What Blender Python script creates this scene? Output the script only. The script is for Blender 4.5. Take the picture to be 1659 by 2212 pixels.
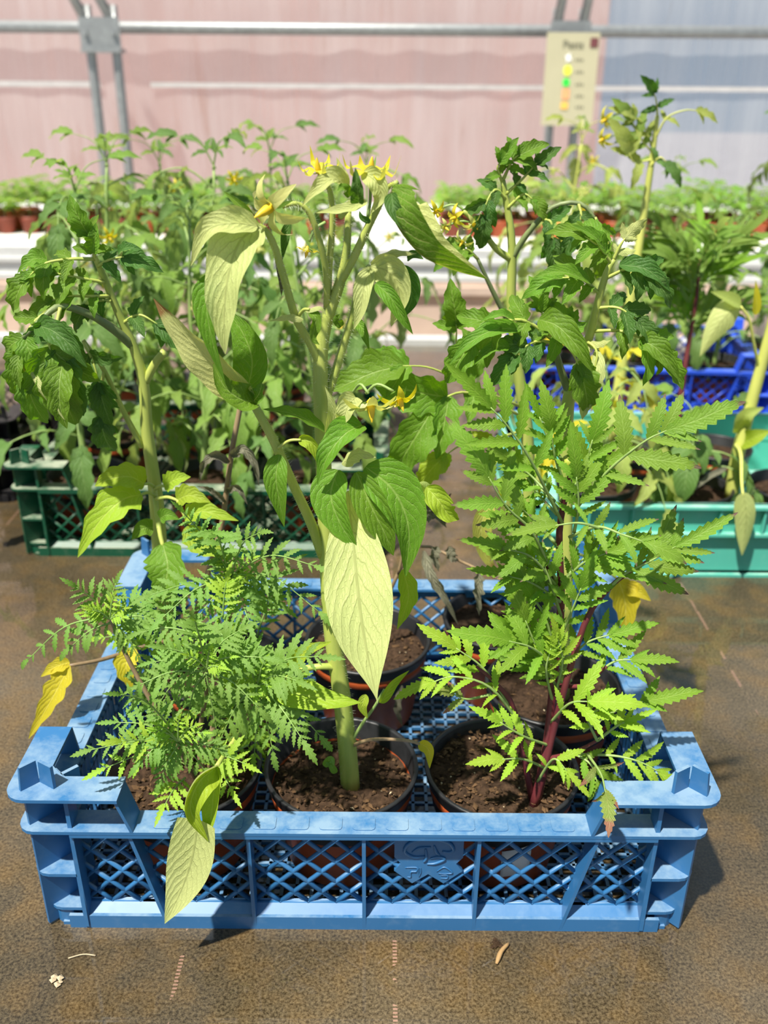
import bpy, bmesh, math, random
from math import sin, cos, pi, radians as R, tan, atan2
from mathutils import Vector as V, Matrix as M, noise as NZ

# ------------------------------------------------------------------ scene, camera, light
for o in list(bpy.data.objects): bpy.data.objects.remove(o, do_unlink=True)
S = bpy.context.scene
COL = S.collection
FPX, PW, PH = 2000.0, 1659.0, 2212.0
PITCH, ROLL = R(25.0), R(0.45)
CAM = V((0.0, -0.403, 0.473))
FW = V((0, cos(PITCH), -sin(PITCH))); RT0 = V((1, 0, 0)); UP0 = V((0, sin(PITCH), cos(PITCH)))
RT = RT0*cos(ROLL) + UP0*sin(ROLL); UP = UP0*cos(ROLL) - RT0*sin(ROLL)
cd = bpy.data.cameras.new('camera'); cam = bpy.data.objects.new('camera', cd); COL.objects.link(cam)
cd.sensor_fit = 'HORIZONTAL'; cd.sensor_width = 36.0; cd.lens = FPX/PW*36.0
cd.clip_start = 0.02; cd.clip_end = 200
cam.matrix_world = M(((RT.x, UP.x, -FW.x, CAM.x), (RT.y, UP.y, -FW.y, CAM.y), (RT.z, UP.z, -FW.z, CAM.z), (0, 0, 0, 1)))
cd.dof.use_dof = True; cd.dof.focus_distance = 0.50; cd.dof.aperture_fstop = 12.5
S.camera = cam

W = bpy.data.worlds.new('sky'); S.world = W; W.use_nodes = True
bg = W.node_tree.nodes['Background']
bg.inputs[0].default_value = (0.60, 0.79, 1.0, 1); bg.inputs[1].default_value = 0.53

sd = bpy.data.lights.new('sun', 'SUN'); sun = bpy.data.objects.new('sun', sd); COL.objects.link(sun)
sd.energy = 8.6; sd.angle = R(1.6); sd.color = (1.0, 0.955, 0.86)
sun.rotation_euler = V((0.28, 0.36, -0.88)).to_track_quat('-Z', 'Y').to_euler()
sun.location = (-2, -1, 5)
S.view_settings.view_transform = 'Standard'; S.view_settings.look = 'None'
S.view_settings.exposure = -0.06; S.view_settings.gamma = 1.0; S.view_settings.use_curve_mapping = False

def U(px, py, Y):
    d = FW*FPX + RT*(px-PW/2) - UP*(py-PH/2)
    return CAM + d*((Y-CAM.y)/d.y)
def mpp(p):
    return (V(p)-CAM).dot(FW)/FPX

# ------------------------------------------------------------------ materials
def nt(name):
    m = bpy.data.materials.new(name); m.use_nodes = True
    t = m.node_tree; t.nodes.clear(); return m, t
class N:
    def __init__(s, t): s.t = t
    def __call__(s, kind, props=None, **ins):
        n = s.t.nodes.new(kind)
        for k, v in (props or {}).items(): setattr(n, k, v)
        for k, v in ins.items():
            key = int(k[1:]) if k[0] == 'i' and k[1:].isdigit() else k.replace('_', ' ')
            sk = n.inputs[key]
            if isinstance(v, bpy.types.NodeSocket): s.t.links.new(v, sk)
            else: sk.default_value = v
        return n
    def math(s, op, a, b=0.0, c=0.0): return s('ShaderNodeMath', {'operation': op}, i0=a, i1=b, i2=c).outputs[0]
    def mix(s, f, a, b, blend='MIX'):
        n = s.t.nodes.new('ShaderNodeMix'); n.data_type = 'RGBA'; n.blend_type = blend
        for i, v in ((0, f), (6, a), (7, b)):
            if isinstance(v, bpy.types.NodeSocket): s.t.links.new(v, n.inputs[i])
            else: n.inputs[i].default_value = v
        return n.outputs[2]
    def ramp(s, f, stops):
        n = s('ShaderNodeValToRGB', i0=f); e = n.color_ramp.elements
        while len(e) < len(stops): e.new(0.5)
        for k, (p, c) in enumerate(stops):
            e[k].position = p; e[k].color = c if len(c) == 4 else (*c, 1)
        return n.outputs[0]
    def noise(s, vec, scale, detail=3, rough=0.5):
        n = s('ShaderNodeTexNoise', Vector=vec, Scale=scale, Detail=detail, Roughness=rough); return n.outputs[0]
def c4(c): return (c[0], c[1], c[2], 1.0)
def hexc(h):
    v = [int(h[i:i+2], 16)/255 for i in (0, 2, 4)]
    return tuple(((x+0.055)/1.055)**2.4 if x > 0.04045 else x/12.92 for x in v)

def plain(name, col, rough=0.5, spec=0.5, nscale=0, namp=0.15, bump=0.0, metal=0.0, col2=None):
    m, t = nt(name); n = N(t)
    out = n('ShaderNodeOutputMaterial'); b = n('ShaderNodeBsdfPrincipled')
    b.inputs['Roughness'].default_value = rough; b.inputs['Specular IOR Level'].default_value = spec
    b.inputs['Metallic'].default_value = metal
    if nscale:
        tc = n('ShaderNodeTexCoord').outputs['Object']
        f = n.noise(tc, nscale, 4, 0.6)
        c2 = col2 if col2 else tuple(x*(1-namp*2) for x in col)
        cc = n.ramp(f, [(0.3, c2), (0.7, col)])
        t.links.new(cc, b.inputs['Base Color'])
        if bump:
            bp = n('ShaderNodeBump', Strength=bump, Distance=0.002, Height=f)
            t.links.new(bp.outputs[0], b.inputs['Normal'])
    else: b.inputs['Base Color'].default_value = c4(col)
    t.links.new(b.outputs[0], out.inputs[0]); return m

def leafmat(name, top, under, vein, nlat=9, slope=0.35, transl=0.38, rough=0.5, var=0.10, bump=0.5, dead=None, spec=0.35, veinamt=0.5):
    m, t = nt(name); n = N(t)
    out = n('ShaderNodeOutputMaterial')
    uv = n('ShaderNodeUVMap').outputs[0]
    sp = n('ShaderNodeSeparateXYZ', i0=uv)
    a = n.math('MULTIPLY', n.math('ABSOLUTE', n.math('SUBTRACT', sp.outputs[0], 0.5)), 2.0)
    wob = n.math('MULTIPLY', n.math('SUBTRACT', n.noise(uv, 7.0, 2), 0.5), 0.10)
    q = n.math('ADD', n.math('SUBTRACT', sp.outputs[1], n.math('MULTIPLY', n.math('POWER', a, 1.25), slope)), wob)
    pp = n.math('PINGPONG', n.math('MULTIPLY', q, float(nlat)), 0.5)          # 0 at a vein, .5 between
    lat = n('ShaderNodeMapRange', {'interpolation_type': 'SMOOTHSTEP'}, i0=pp, i1=0.015, i2=0.085, i3=1.0, i4=0.0).outputs[0]
    lat = n.math('MULTIPLY', lat, n.math('SUBTRACT', 1.0, n.math('MULTIPLY', a, 0.6)))
    mid = n('ShaderNodeMapRange', {'interpolation_type': 'SMOOTHSTEP'}, i0=a, i1=0.02, i2=0.075, i3=1.0, i4=0.0).outputs[0]
    vm = n.math('MAXIMUM', lat, mid)
    tc = n('ShaderNodeTexCoord').outputs['Object']
    vor = n('ShaderNodeTexVoronoi', {'feature': 'DISTANCE_TO_EDGE'}, Vector=uv, Scale=26.0).outputs[0]
    net = n('ShaderNodeMapRange', i0=vor, i1=0.0, i2=0.09, i3=0.35, i4=0.0).outputs[0]
    vm2 = n.math('MAXIMUM', vm, net)
    bf = n('ShaderNodeNewGeometry').outputs['Backfacing']
    rnd = n('ShaderNodeObjectInfo').outputs['Random']
    base = n.mix(bf, c4(top), c4(under))
    nz = n.noise(tc, 55.0, 3)
    base = n.mix(n.math('MULTIPLY', nz, 0.45), base, n.mix(0.55, base, c4((base and (0.05, 0.12, 0.01)))))
    if dead:
        dm = n('ShaderNodeMapRange', i0=n.math('ADD', sp.outputs[1], n.math('MULTIPLY', n.noise(tc, 90.0, 3), 0.25)), i1=dead[1], i2=dead[1]+0.08).outputs[0]
        base = n.mix(dm, base, c4(dead[0]))
    hs = n('ShaderNodeHueSaturation', Hue=n.math('ADD', 0.5-var*0.10, n.math('MULTIPLY', rnd, var*0.20)), Saturation=1.0,
           Value=n.math('ADD', 1.0-var, n.math('MULTIPLY', rnd, var*2)), Color=base).outputs[0]
    colr = n.mix(n.math('MULTIPLY', vm2, veinamt), hs, c4(vein))
    height = n.math('ADD', n.math('MULTIPLY', pp, 0.8), n.math('MULTIPLY', vm2, -0.5))
    bs = n('ShaderNodeBump', Strength=bump, Distance=0.0016, Height=height)
    p = n('ShaderNodeBsdfPrincipled', Base_Color=colr, Roughness=rough, Normal=bs.outputs[0])
    p.inputs['Specular IOR Level'].default_value = spec
    tcol = n.mix(1.0, colr, (1.0, 1.0, 0.62, 1), 'MULTIPLY')
    tr = n('ShaderNodeBsdfTranslucent', Color=n('ShaderNodeHueSaturation', Saturation=1.1, Value=1.45, Color=tcol).outputs[0], Normal=bs.outputs[0])
    ms = n('ShaderNodeMixShader', i0=transl, i1=p.outputs[0], i2=tr.outputs[0])
    t.links.new(ms.outputs[0], out.inputs[0]); return m

def stemmat(name, c1, c2, rough=0.5):
    m, t = nt(name); n = N(t)
    out = n('ShaderNodeOutputMaterial'); tc = n('ShaderNodeTexCoord').outputs['Object']
    mp = n('ShaderNodeMapping', Vector=tc); mp.inputs['Scale'].default_value = (1, 1, 0.15)
    f = n.noise(mp.outputs[0], 160.0, 3)
    b = n('ShaderNodeBsdfPrincipled', Base_Color=n.ramp(f, [(0.3, c2), (0.7, c1)]), Roughness=rough)
    b.inputs['Subsurface Weight'].default_value = 0.0
    t.links.new(b.outputs[0], out.inputs[0]); return m

MT = {}
# tomato foliage
MT['tom'] = leafmat('tomato_leaf', (0.155, 0.315, 0.020), (0.47, 0.55, 0.23), (0.36, 0.48, 0.14), 8)
MT['tomdark'] = leafmat('tomato_leaf_deep_green', (0.075, 0.185, 0.028), (0.34, 0.43, 0.20), (0.26, 0.38, 0.14), 8)
MT['tomlime'] = leafmat('tomato_leaf_lime', (0.38, 0.53, 0.035), (0.50, 0.58, 0.18), (0.52, 0.60, 0.14), 7)
MT['pale'] = leafmat('tomato_leaf_pale', (0.13, 0.27, 0.02), (0.66, 0.70, 0.27), (0.42, 0.45, 0.16), 9, 0.34, veinamt=0.85, bump=0.45, var=0.05)
MT['yellow'] = leafmat('yellowed_leaf', (0.72, 0.62, 0.03), (0.76, 0.68, 0.12), (0.74, 0.66, 0.2), 8, veinamt=0.4)
MT['yellowbrown'] = leafmat('yellowed_leaf_brown_tip', (0.56, 0.58, 0.12), (0.62, 0.64, 0.26), (0.6, 0.6, 0.22), 10, dead=((0.30, 0.16, 0.06), 0.93))
MT['dry'] = leafmat('withered_leaf', (0.30, 0.28, 0.20), (0.34, 0.31, 0.23), (0.22, 0.19, 0.13), 8, transl=0.15, rough=0.85, bump=0.9)
MT['mari'] = leafmat('marigold_leaf', (0.20, 0.38, 0.025), (0.30, 0.47, 0.08), (0.36, 0.50, 0.10), 9, 0.30, bump=0.35, dead=None)
MT['maritip'] = leafmat('marigold_leaf_purple_tip', (0.21, 0.37, 0.035), (0.28, 0.44, 0.09), (0.34, 0.48, 0.11), 9, 0.30, bump=0.35, dead=((0.17, 0.07, 0.09), 0.97))
MT['marilime'] = leafmat('marigold_leaf_lime', (0.34, 0.54, 0.035), (0.40, 0.58, 0.10), (0.48, 0.62, 0.12), 8, 0.30, bump=0.35)
MT['marirose'] = leafmat('marigold_leaf_rosy', (0.30, 0.38, 0.08), (0.4, 0.45, 0.12), (0.42, 0.40, 0.16), 8, 0.30, dead=((0.36, 0.14, 0.10), 0.75))
MT['fern'] = leafmat('fern_marigold_leaf', (0.19, 0.35, 0.055), (0.28, 0.44, 0.12), (0.30, 0.46, 0.14), 6, 0.3, bump=0.25, veinamt=0.6)
MT['fernlime'] = leafmat('fern_marigold_leaf_lime', (0.34, 0.54, 0.04), (0.40, 0.58, 0.10), (0.45, 0.60, 0.12), 6, 0.3, bump=0.25)
MT['bgdark'] = leafmat('background_leaf', (0.13, 0.24, 0.055), (0.32, 0.42, 0.19), (0.25, 0.36, 0.13), 7, transl=0.35)
MT['bgmid'] = leafmat('background_leaf_mid', (0.24, 0.38, 0.07), (0.42, 0.50, 0.22), (0.36, 0.46, 0.15), 7, transl=0.4)
MT['bgpale'] = leafmat('background_leaf_pale', (0.42, 0.50, 0.12), (0.58, 0.62, 0.30), (0.5, 0.56, 0.2), 7, transl=0.4)
MT['seed'] = leafmat('seedling_leaf', (0.20, 0.37, 0.06), (0.34, 0.46, 0.16), (0.3, 0.44, 0.12), 6, transl=0.4)
MT['st_tom'] = stemmat('tomato_stem', (0.46, 0.50, 0.11), (0.30, 0.38, 0.07))
MT['st_dark'] = stemmat('tomato_stem_dark', (0.22, 0.27, 0.10), (0.12, 0.16, 0.06))
MT['st_yel'] = stemmat('yellow_stem', (0.66, 0.66, 0.16), (0.50, 0.54, 0.12))
MT['st_red'] = stemmat('marigold_red_stem', (0.17, 0.035, 0.035), (0.09, 0.012, 0.02))
MT['st_brown'] = stemmat('brown_stem', (0.34, 0.24, 0.13), (0.20, 0.13, 0.07))
MT['st_fern'] = stemmat('fern_rachis', (0.26, 0.40, 0.10), (0.16, 0.28, 0.06))
MT['st_gr'] = stemmat('green_rachis', (0.30, 0.42, 0.12), (0.20, 0.30, 0.08))
MT['hair'] = plain('stem_hair', (0.62, 0.66, 0.45), 0.6)
MT['petal'] = leafmat('yellow_petal', (0.80, 0.66, 0.03), (0.74, 0.68, 0.20), (0.80, 0.72, 0.2), 3, var=0.06, bump=0.2)
MT['petalpale'] = leafmat('pale_petal', (0.78, 0.75, 0.28), (0.80, 0.78, 0.42), (0.7, 0.7, 0.25), 3, var=0.06, bump=0.2)
MT['cone'] = plain('flower_cone', (0.75, 0.50, 0.02), 0.5)
MT['bud'] = plain('flower_bud', (0.42, 0.46, 0.06), 0.45, nscale=300)
# crates, pots
def crate_mat(name, col, dust, dustcol, rough=0.38):
    m, t = nt(name); n = N(t); out = n('ShaderNodeOutputMaterial')
    tc = n('ShaderNodeTexCoord').outputs['Object']; g = n('ShaderNodeNewGeometry')
    f = n.noise(tc, 26.0, 6, 0.72)
    nzs = n('ShaderNodeSeparateXYZ', i0=g.outputs['Normal'])
    upm = n('ShaderNodeMapRange', i0=nzs.outputs[2], i1=0.75, i2=0.98).outputs[0]
    dm = n('ShaderNodeMapRange', i0=f, i1=0.36, i2=0.60).outputs[0]
    k = n.math('MULTIPLY', n.math('MULTIPLY', upm, dm), dust)
    k = n.math('ADD', k, n.math('MULTIPLY', n('ShaderNodeMapRange', i0=n.noise(tc, 120.0, 4), i1=0.55, i2=0.8).outputs[0], 0.12))
    base = n.mix(n.noise(tc, 12.0, 3), c4(tuple(x*0.85 for x in col)), c4(tuple(min(1, x*1.1) for x in col)))
    b = n('ShaderNodeBsdfPrincipled', Base_Color=n.mix(k, base, c4(dustcol)), Roughness=n.math('ADD', rough, n.math('MULTIPLY', k, 0.4)))
    t.links.new(b.outputs[0], out.inputs[0]); return m
MT['blue'] = crate_mat('blue_plastic', (0.028, 0.140, 0.325), 0.62, (0.28, 0.38, 0.45))
MT['green'] = crate_mat('dark_green_plastic', (0.004, 0.075, 0.035), 0.85, (0.36, 0.38, 0.28))
MT['teal'] = crate_mat('teal_plastic', (0.085, 0.44, 0.34), 0.6, (0.40, 0.55, 0.46))
MT['royal'] = crate_mat('royal_blue_plastic', (0.02, 0.08, 0.62), 0.3, (0.25, 0.35, 0.6))
MT['black'] = crate_mat('black_plastic', (0.006, 0.006, 0.008), 0.25, (0.12, 0.11, 0.10))
MT['potrim'] = plain('black_pot_rim', (0.018, 0.018, 0.020), 0.42, 0.5, 60, 0.3)
MT['terra'] = plain('terracotta_plastic', (0.44, 0.085, 0.022), 0.45, 0.5, 50, 0.15)
MT['terradark'] = plain('dark_terracotta_plastic', (0.26, 0.055, 0.03), 0.5, 0.4, 40, 0.2)
MT['soil'] = plain('potting_soil', (0.075, 0.044, 0.026), 0.95, 0.1, 260, 0.35, 1.0, col2=(0.018, 0.011, 0.007))
MT['crumb1'] = plain('soil_crumb', (0.055, 0.033, 0.019), 0.95, 0.1, 300)
MT['crumb2'] = plain('bark_crumb', (0.13, 0.075, 0.038), 0.9, 0.1, 300)
MT['crumb3'] = plain('pale_chip', (0.50, 0.40, 0.26), 0.8, 0.1)
MT['white'] = plain('white_label', (0.75, 0.75, 0.73), 0.4)
MT['alu'] = plain('aluminium', (0.74, 0.74, 0.72), 0.42, 0.5, 30, 0.05, metal=0.35)
MT['whitebench'] = plain('white_bench', (0.82, 0.81, 0.76), 0.5, 0.4, 8, 0.04)
MT['galv'] = plain('galvanised_pipe', (0.36, 0.37, 0.37), 0.45, 0.5, 40, 0.12, metal=0.5)
MT['floor'] = plain('pale_concrete', (0.50, 0.42, 0.35), 0.9, 0.2, 6, 0.12, 0.2)
MT['kerb'] = plain('kerb_wall', (0.60, 0.47, 0.39), 0.85, 0.2, 5, 0.10, 0.2)
MT['straw'] = plain('dry_straw', (0.36, 0.22, 0.09), 0.8)

def table_mat():
    m, t = nt('wet_algae_table'); n = N(t); out = n('ShaderNodeOutputMaterial')
    tc = n('ShaderNodeTexCoord').outputs['Object']
    f1 = n.noise(tc, 7.0, 5, 0.62); f2 = n.noise(tc, 560.0, 4, 0.75); f3 = n.noise(tc, 28.0, 4, 0.6)
    c = n.ramp(f1, [(0.30, (0.020, 0.013, 0.006)), (0.50, (0.064, 0.041, 0.018)), (0.70, (0.135, 0.098, 0.060))])
    c = n.mix(n('ShaderNodeMapRange', i0=f3, i1=0.45, i2=0.70).outputs[0], c, (0.150, 0.078, 0.014, 1))
    c = n.mix(n('ShaderNodeMapRange', i0=f2, i1=0.38, i2=0.66).outputs[0], n.mix(0.62, c, (0.010, 0.008, 0.004, 1)), n.mix(0.33, c, (0.36, 0.28, 0.16, 1)))
    # faded pink tick print running along the board
    sp = n('ShaderNodeSeparateXYZ', i0=tc)
    for x0 in (0.0085, -0.118, 0.31, -0.44):
        line = n.math('LESS_THAN', n.math('ABSOLUTE', n.math('SUBTRACT', sp.outputs[0], x0)), 0.0013)
        dash = n.math('LESS_THAN', n.math('FRACT', n.math('MULTIPLY', sp.outputs[1], 420.0)), 0.5)
        brk = n.math('GREATER_THAN', n.noise(n('ShaderNodeMapping', Vector=tc).outputs[0], 38.0, 2), 0.53)
        c = n.mix(n.math('MULTIPLY', n.math('MULTIPLY', line, n.math('MULTIPLY', dash, brk)), 0.6), c, (0.48, 0.27, 0.20, 1))
    c = n.mix(n('ShaderNodeMapRange', i0=n.noise(tc, 2.6, 4, 0.6), i1=0.36, i2=0.60, i3=0.42, i4=0.0).outputs[0], c, (0.012, 0.009, 0.005, 1))
    wet = n('ShaderNodeMapRange', {'interpolation_type': 'SMOOTHSTEP'}, i0=n.noise(tc, 6.0, 5, 0.6), i1=0.40, i2=0.52).outputs[0]
    rg = n.math('SUBTRACT', 0.50, n.math('MULTIPLY', wet, 0.25))
    bp = n('ShaderNodeBump', Strength=n.math('SUBTRACT', 0.55, n.math('MULTIPLY', wet, 0.42)), Distance=0.0012, Height=f2)
    b = n('ShaderNodeBsdfPrincipled', Base_Color=c, Roughness=rg, Normal=bp.outputs[0])
    b.inputs['IOR'].default_value = 1.36
    t.links.new(wet, b.inputs['Coat Weight']); b.inputs['Coat Roughness'].default_value = 0.02; b.inputs['Coat IOR'].default_value = 1.45
    t.links.new(b.outputs[0], out.inputs[0]); return m
MT['table'] = table_mat()

def film_mat():
    m, t = nt('greenhouse_film'); n = N(t); out = n('ShaderNodeOutputMaterial')
    tc = n('ShaderNodeTexCoord').outputs['Object']
    mp = n('ShaderNodeMapping', Vector=tc); mp.inputs['Scale'].default_value = (1, 1, 0.07)
    f = n.noise(mp.outputs[0], 11.0, 4, 0.6)
    mp2 = n('ShaderNodeMapping', Vector=tc); mp2.inputs['Scale'].default_value = (1, 1, 0.10)
    dr = n('ShaderNodeMapRange', i0=n.noise(mp2.outputs[0], 9.0, 5, 0.7), i1=0.58, i2=0.70).outputs[0]
    col = n.mix(n.math('MULTIPLY', dr, 0.75), n.ramp(f, [(0.3, (0.70, 0.68, 0.67)), (0.7, (0.88, 0.87, 0.87))]), (0.42, 0.32, 0.24, 1))
    d = n('ShaderNodeBsdfDiffuse', Color=col); tr = n('ShaderNodeBsdfTranslucent', Color=col)
    dt = n('ShaderNodeMixShader', i0=0.5, i1=d.outputs[0], i2=tr.outputs[0])
    tp = n('ShaderNodeBsdfTransparent'); tp.inputs[0].default_value = (0.97, 0.96, 0.97, 1)
    ms = n('ShaderNodeMixShader', i0=n.ramp(f, [(0.3, (0.26,)*3), (0.7, (0.46,)*3)]), i1=tp.outputs[0], i2=dt.outputs[0])
    t.links.new(ms.outputs[0], out.inputs[0]); return m
MT['film'] = film_mat()
MT['pinkwall'] = plain('pink_render', (0.56, 0.35, 0.31), 0.9, 0.2, 1.2, 0.08)
MT['outground'] = plain('outside_paving', (0.25, 0.25, 0.28), 0.9, 0.2, 2, 0.08)

# ------------------------------------------------------------------ mesh helpers
class MB:
    def __init__(s): s.v = []; s.f = []; s.uv = []; s.mi = []
    def add(s, vs, fs, uvs=None, mi=0):
        k = len(s.v); s.v += [tuple(p) for p in vs]
        for f in fs:
            s.f.append(tuple(i+k for i in f)); s.mi.append(mi)
            s.uv.append([uvs[i] for i in f] if uvs else [(0.5, 0.5)]*len(f))
    def box(s, x0, x1, y0, y1, z0, z1, mi=0):
        s.add([(x0,y0,z0),(x1,y0,z0),(x1,y1,z0),(x0,y1,z0),(x0,y0,z1),(x1,y0,z1),(x1,y1,z1),(x0,y1,z1)],
              [(0,3,2,1),(4,5,6,7),(0,1,5,4),(1,2,6,5),(2,3,7,6),(3,0,4,7)], None, mi)
    def prism(s, poly, d, mi=0):                     # poly: 3d points, d: extrusion vector
        n = len(poly); d = V(d)
        s.add([V(p) for p in poly]+[V(p)+d for p in poly],
              [tuple(range(n-1, -1, -1)), tuple(range(n, 2*n))]+[(i, (i+1)%n, n+(i+1)%n, n+i) for i in range(n)], None, mi)
    def tube(s, pts, rad, k=6, cap=True, mi=0):
        pts = [V(p) for p in pts]; n = len(pts)
        if not isinstance(rad, (list, tuple)): rad = [rad]*n
        t0 = (pts[1]-pts[0]).normalized(); a = t0.orthogonal().normalized()
        vs = []
        for i, p in enumerate(pts):
            t = (pts[min(i+1, n-1)]-pts[max(i-1, 0)]).normalized()
            a = (a - t*a.dot(t)).normalized(); b = t.cross(a)
            for j in range(k):
                q = 2*pi*j/k; vs.append(p+(a*cos(q)+b*sin(q))*rad[i])
        fs = [(i*k+j, i*k+(j+1)%k, (i+1)*k+(j+1)%k, (i+1)*k+j) for i in range(n-1) for j in range(k)]
        if cap: fs += [tuple(range(k-1, -1, -1)), tuple(range((n-1)*k, n*k))]
        s.add(vs, fs, None, mi)
    def lathe(s, prof, k=32, c=(0, 0, 0), mi=0):
        vs = [(c[0]+r*cos(2*pi*j/k), c[1]+r*sin(2*pi*j/k), c[2]+z) for r, z in prof for j in range(k)]
        n = len(prof)
        s.add(vs, [(i*k+j, i*k+(j+1)%k, (i+1)*k+(j+1)%k, (i+1)*k+j) for i in range(n-1) for j in range(k)], None, mi)
    def merge(s, raw, mtx, mi=0):
        s.add([mtx @ p for p in raw[0]], raw[1], raw[2], mi)
    def mesh(s, name, mats, smooth=True, shift=None):
        me = bpy.data.meshes.new(name)
        vs = s.v if shift is None else [(p[0]-shift[0], p[1]-shift[1], p[2]-shift[2]) for p in s.v]
        me.from_pydata(vs, [], s.f)
        ul = me.uv_layers.new(name='UVMap')
        ul.data.foreach_set('uv', [c for f in s.uv for q in f for c in q])
        for mm in (mats if isinstance(mats, list) else [mats]): me.materials.append(MT[mm] if isinstance(mm, str) else mm)
        if isinstance(mats, list) and len(mats) > 1: me.polygons.foreach_set('material_index', s.mi)
        me.polygons.foreach_set('use_smooth', [smooth]*len(me.polygons))
        me.update(); return me

WL = {}
def link(name, data, parent=None, loc=(0, 0, 0)):
    o = bpy.data.objects.new(name, data); COL.objects.link(o)
    loc = V(loc); WL[o.name] = loc
    if parent is not None:
        o.parent = parent; o.location = loc-WL[parent.name]
    else: o.location = loc
    return o
def link_m(name, data, parent, mtx):
    o = bpy.data.objects.new(name, data); COL.objects.link(o)
    WL[o.name] = mtx.translation.copy(); o.parent = parent
    o.matrix_basis = M.Translation(-WL[parent.name]) @ mtx
    return o
def put(mb, name, mats, parent=None, origin=None, smooth=False):
    if origin is None:
        origin = WL[parent.name] if parent is not None else V((0, 0, 0))
    return link(name, mb.mesh(name, mats, smooth, origin), parent, origin)
def tag(o, label, cat, group=None):
    o['label'] = label; o['category'] = cat
    if group: o['group'] = group
    return o
def struct(o): o['kind'] = 'structure'; return o
def thing(name, loc, label, cat, group=None): return tag(link(name, None, None, loc), label, cat, group)

def spline(pts, n):
    pts = [V(p) for p in pts]
    if len(pts) == 2: return [pts[0].lerp(pts[1], i/n) for i in range(n+1)]
    P = [pts[0]*2-pts[1]]+pts+[pts[-1]*2-pts[-2]]; m = len(pts)-1; out = []
    for i in range(n+1):
        u = i/n*m; k = min(int(u), m-1); t = u-k
        a, b, c, d = P[k], P[k+1], P[k+2], P[k+3]
        out.append(0.5*((2*b)+(c-a)*t+(2*a-5*b+4*c-d)*t*t+(3*b-a-3*c+d)*t*t*t))
    return out

# leaf outlines: half width at v in 0..1 (max about 1)
def p_ovate(v): return max(0.0, (sin(pi*min(1, v**0.62))**0.85)*(1-0.15*v)) if 0 < v < 1 else 0.0
def p_lance(v): return max(0.0, sin(pi*v**0.75)**0.9) if 0 < v < 1 else 0.0
def p_tail(v): return max(0.0, sin(pi*(0.30+0.70*v))**0.95) if 0 < v < 1 else (0.6 if v <= 0 else 0.0)
def p_low(v): return max(0.0, sin(pi*v**1.05))**(0.75+0.75*v*v)*(0.88+0.12*v) if 0 < v < 1 else 0.0
def p_lobed(k, depth, ph=0.0):
    def f(v):
        if v <= 0 or v >= 1: return 0.0
        saw = (v*k+ph) % 1.0
        return p_ovate(v)*(1-depth*(1-abs(2*saw-1)**0.8)*(1-0.5*v))
    return f
def p_serr(k, depth):
    def f(v):
        if v <= 0 or v >= 1: return 0.0
        saw = (v*k) % 1.0
        return p_lance(v)*(1-depth*(1-saw))
    return f

def blade(sp, hw, nrm, prof=p_ovate, n=18, m=3, L=(12, 25), Rr=(12, 25), wave=0.0, wf=3.0, quilt=0.0, nq=8, seed=0):
    """a leaf along points sp: half width hw, nrm = the upper side; L/Rr = (fold, curl) in degrees per half, positive lifts to nrm"""
    sp = spline(sp, n); vs = []; uvs = []; rows = 2*m+1
    N0 = V(nrm).normalized()
    for i, p in enumerate(sp):
        v = i/n; T = (sp[min(i+1, n)]-sp[max(i-1, 0)]).normalized()
        Nn = N0 - T*N0.dot(T)
        Nn = Nn.normalized() if Nn.length > 1e-4 else T.orthogonal().normalized()
        B = T.cross(Nn)
        w = hw*prof(min(max(v, 0.004), 0.996))
        side = []
        for sg, (fo, cu) in ((-1, L), (1, Rr)):
            x = z = 0.0; arr = []
            for j in range(1, m+1):
                a = R(fo)+R(cu)*((j-0.5)/m); x += cos(a)*w/m; z += sin(a)*w/m
                u = j/m
                wz = wave*hw*sin(v*wf*2*pi+sg*1.3+seed)*u*u*sin(pi*v)
                qz = quilt*hw*(abs(sin(pi*nq*(v-0.3*u*hw/ max(1e-5, hw))))-0.5)*sin(pi*u*0.9)*sin(pi*v)
                arr.append(p+B*(sg*x)+Nn*(z+wz+qz))
            side.append(arr)
        row = side[0][::-1]+[p]+side[1]
        vs += row; uvs += [(0.5+0.5*(j-m)/m, v) for j in range(rows)]
    fs = [(i*rows+j, i*rows+j+1, (i+1)*rows+j+1, (i+1)*rows+j) for i in range(n) for j in range(rows-1)]
    return vs, fs, uvs

# libraries of unit leaflets: base at 0, tip about +Y, upper side +Z
rnd = random.Random(7)
def unit(prof, hw, n, m, droop, fo, cu, wave, seed):
    return blade([(0, 0, 0), (0.01, 0.35, 0.03), (0.0, 0.7, 0.02-droop*0.35), (0.02*sin(seed), 0.97, -droop)], hw, (0, 0, 1), prof, n, m, (fo, cu), (fo, cu), wave, 2.5, 0, 8, seed)
LIB = {
 'tom': [unit(p_lobed(5, d, 0.2*i), 0.30+0.03*(i % 3), 20, 2, 0.10+0.09*i, 22, 25-8*i, 0.16, i) for i, d in enumerate((0.28, 0.36, 0.42, 0.30, 0.38))],
 'tomsmall': [unit(p_lobed(4, d+.1, 0.2*i), 0.25, 14, 1, 0.12+0.1*i, 25, 0, 0.12, i) for i, d in enumerate((0.28, 0.38, 0.32))],
 'mari': [unit(p_serr(9, 0.42), 0.150+0.012*i, 36, 1, 0.02+0.07*i, 34-12*i, 0, 0.05, i) for i in range(4)],
 'fern': [unit(p_serr(6, 0.55), 0.165+0.016*i, 24, 1, 0.10+0.07*i, 20-8*i, 0, 0.0, i) for i in range(3)],
 'slim': [unit(p_lance, 0.10, 6, 1, 0.1+0.15*i, 15, 0, 0.0, i) for i in range(3)],
 'oval': [unit(p_ovate, 0.34, 8, 2, 0.15+0.15*i, 18, 10, 0.1, i) for i in range(3)],
}
MCACHE = {}
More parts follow.
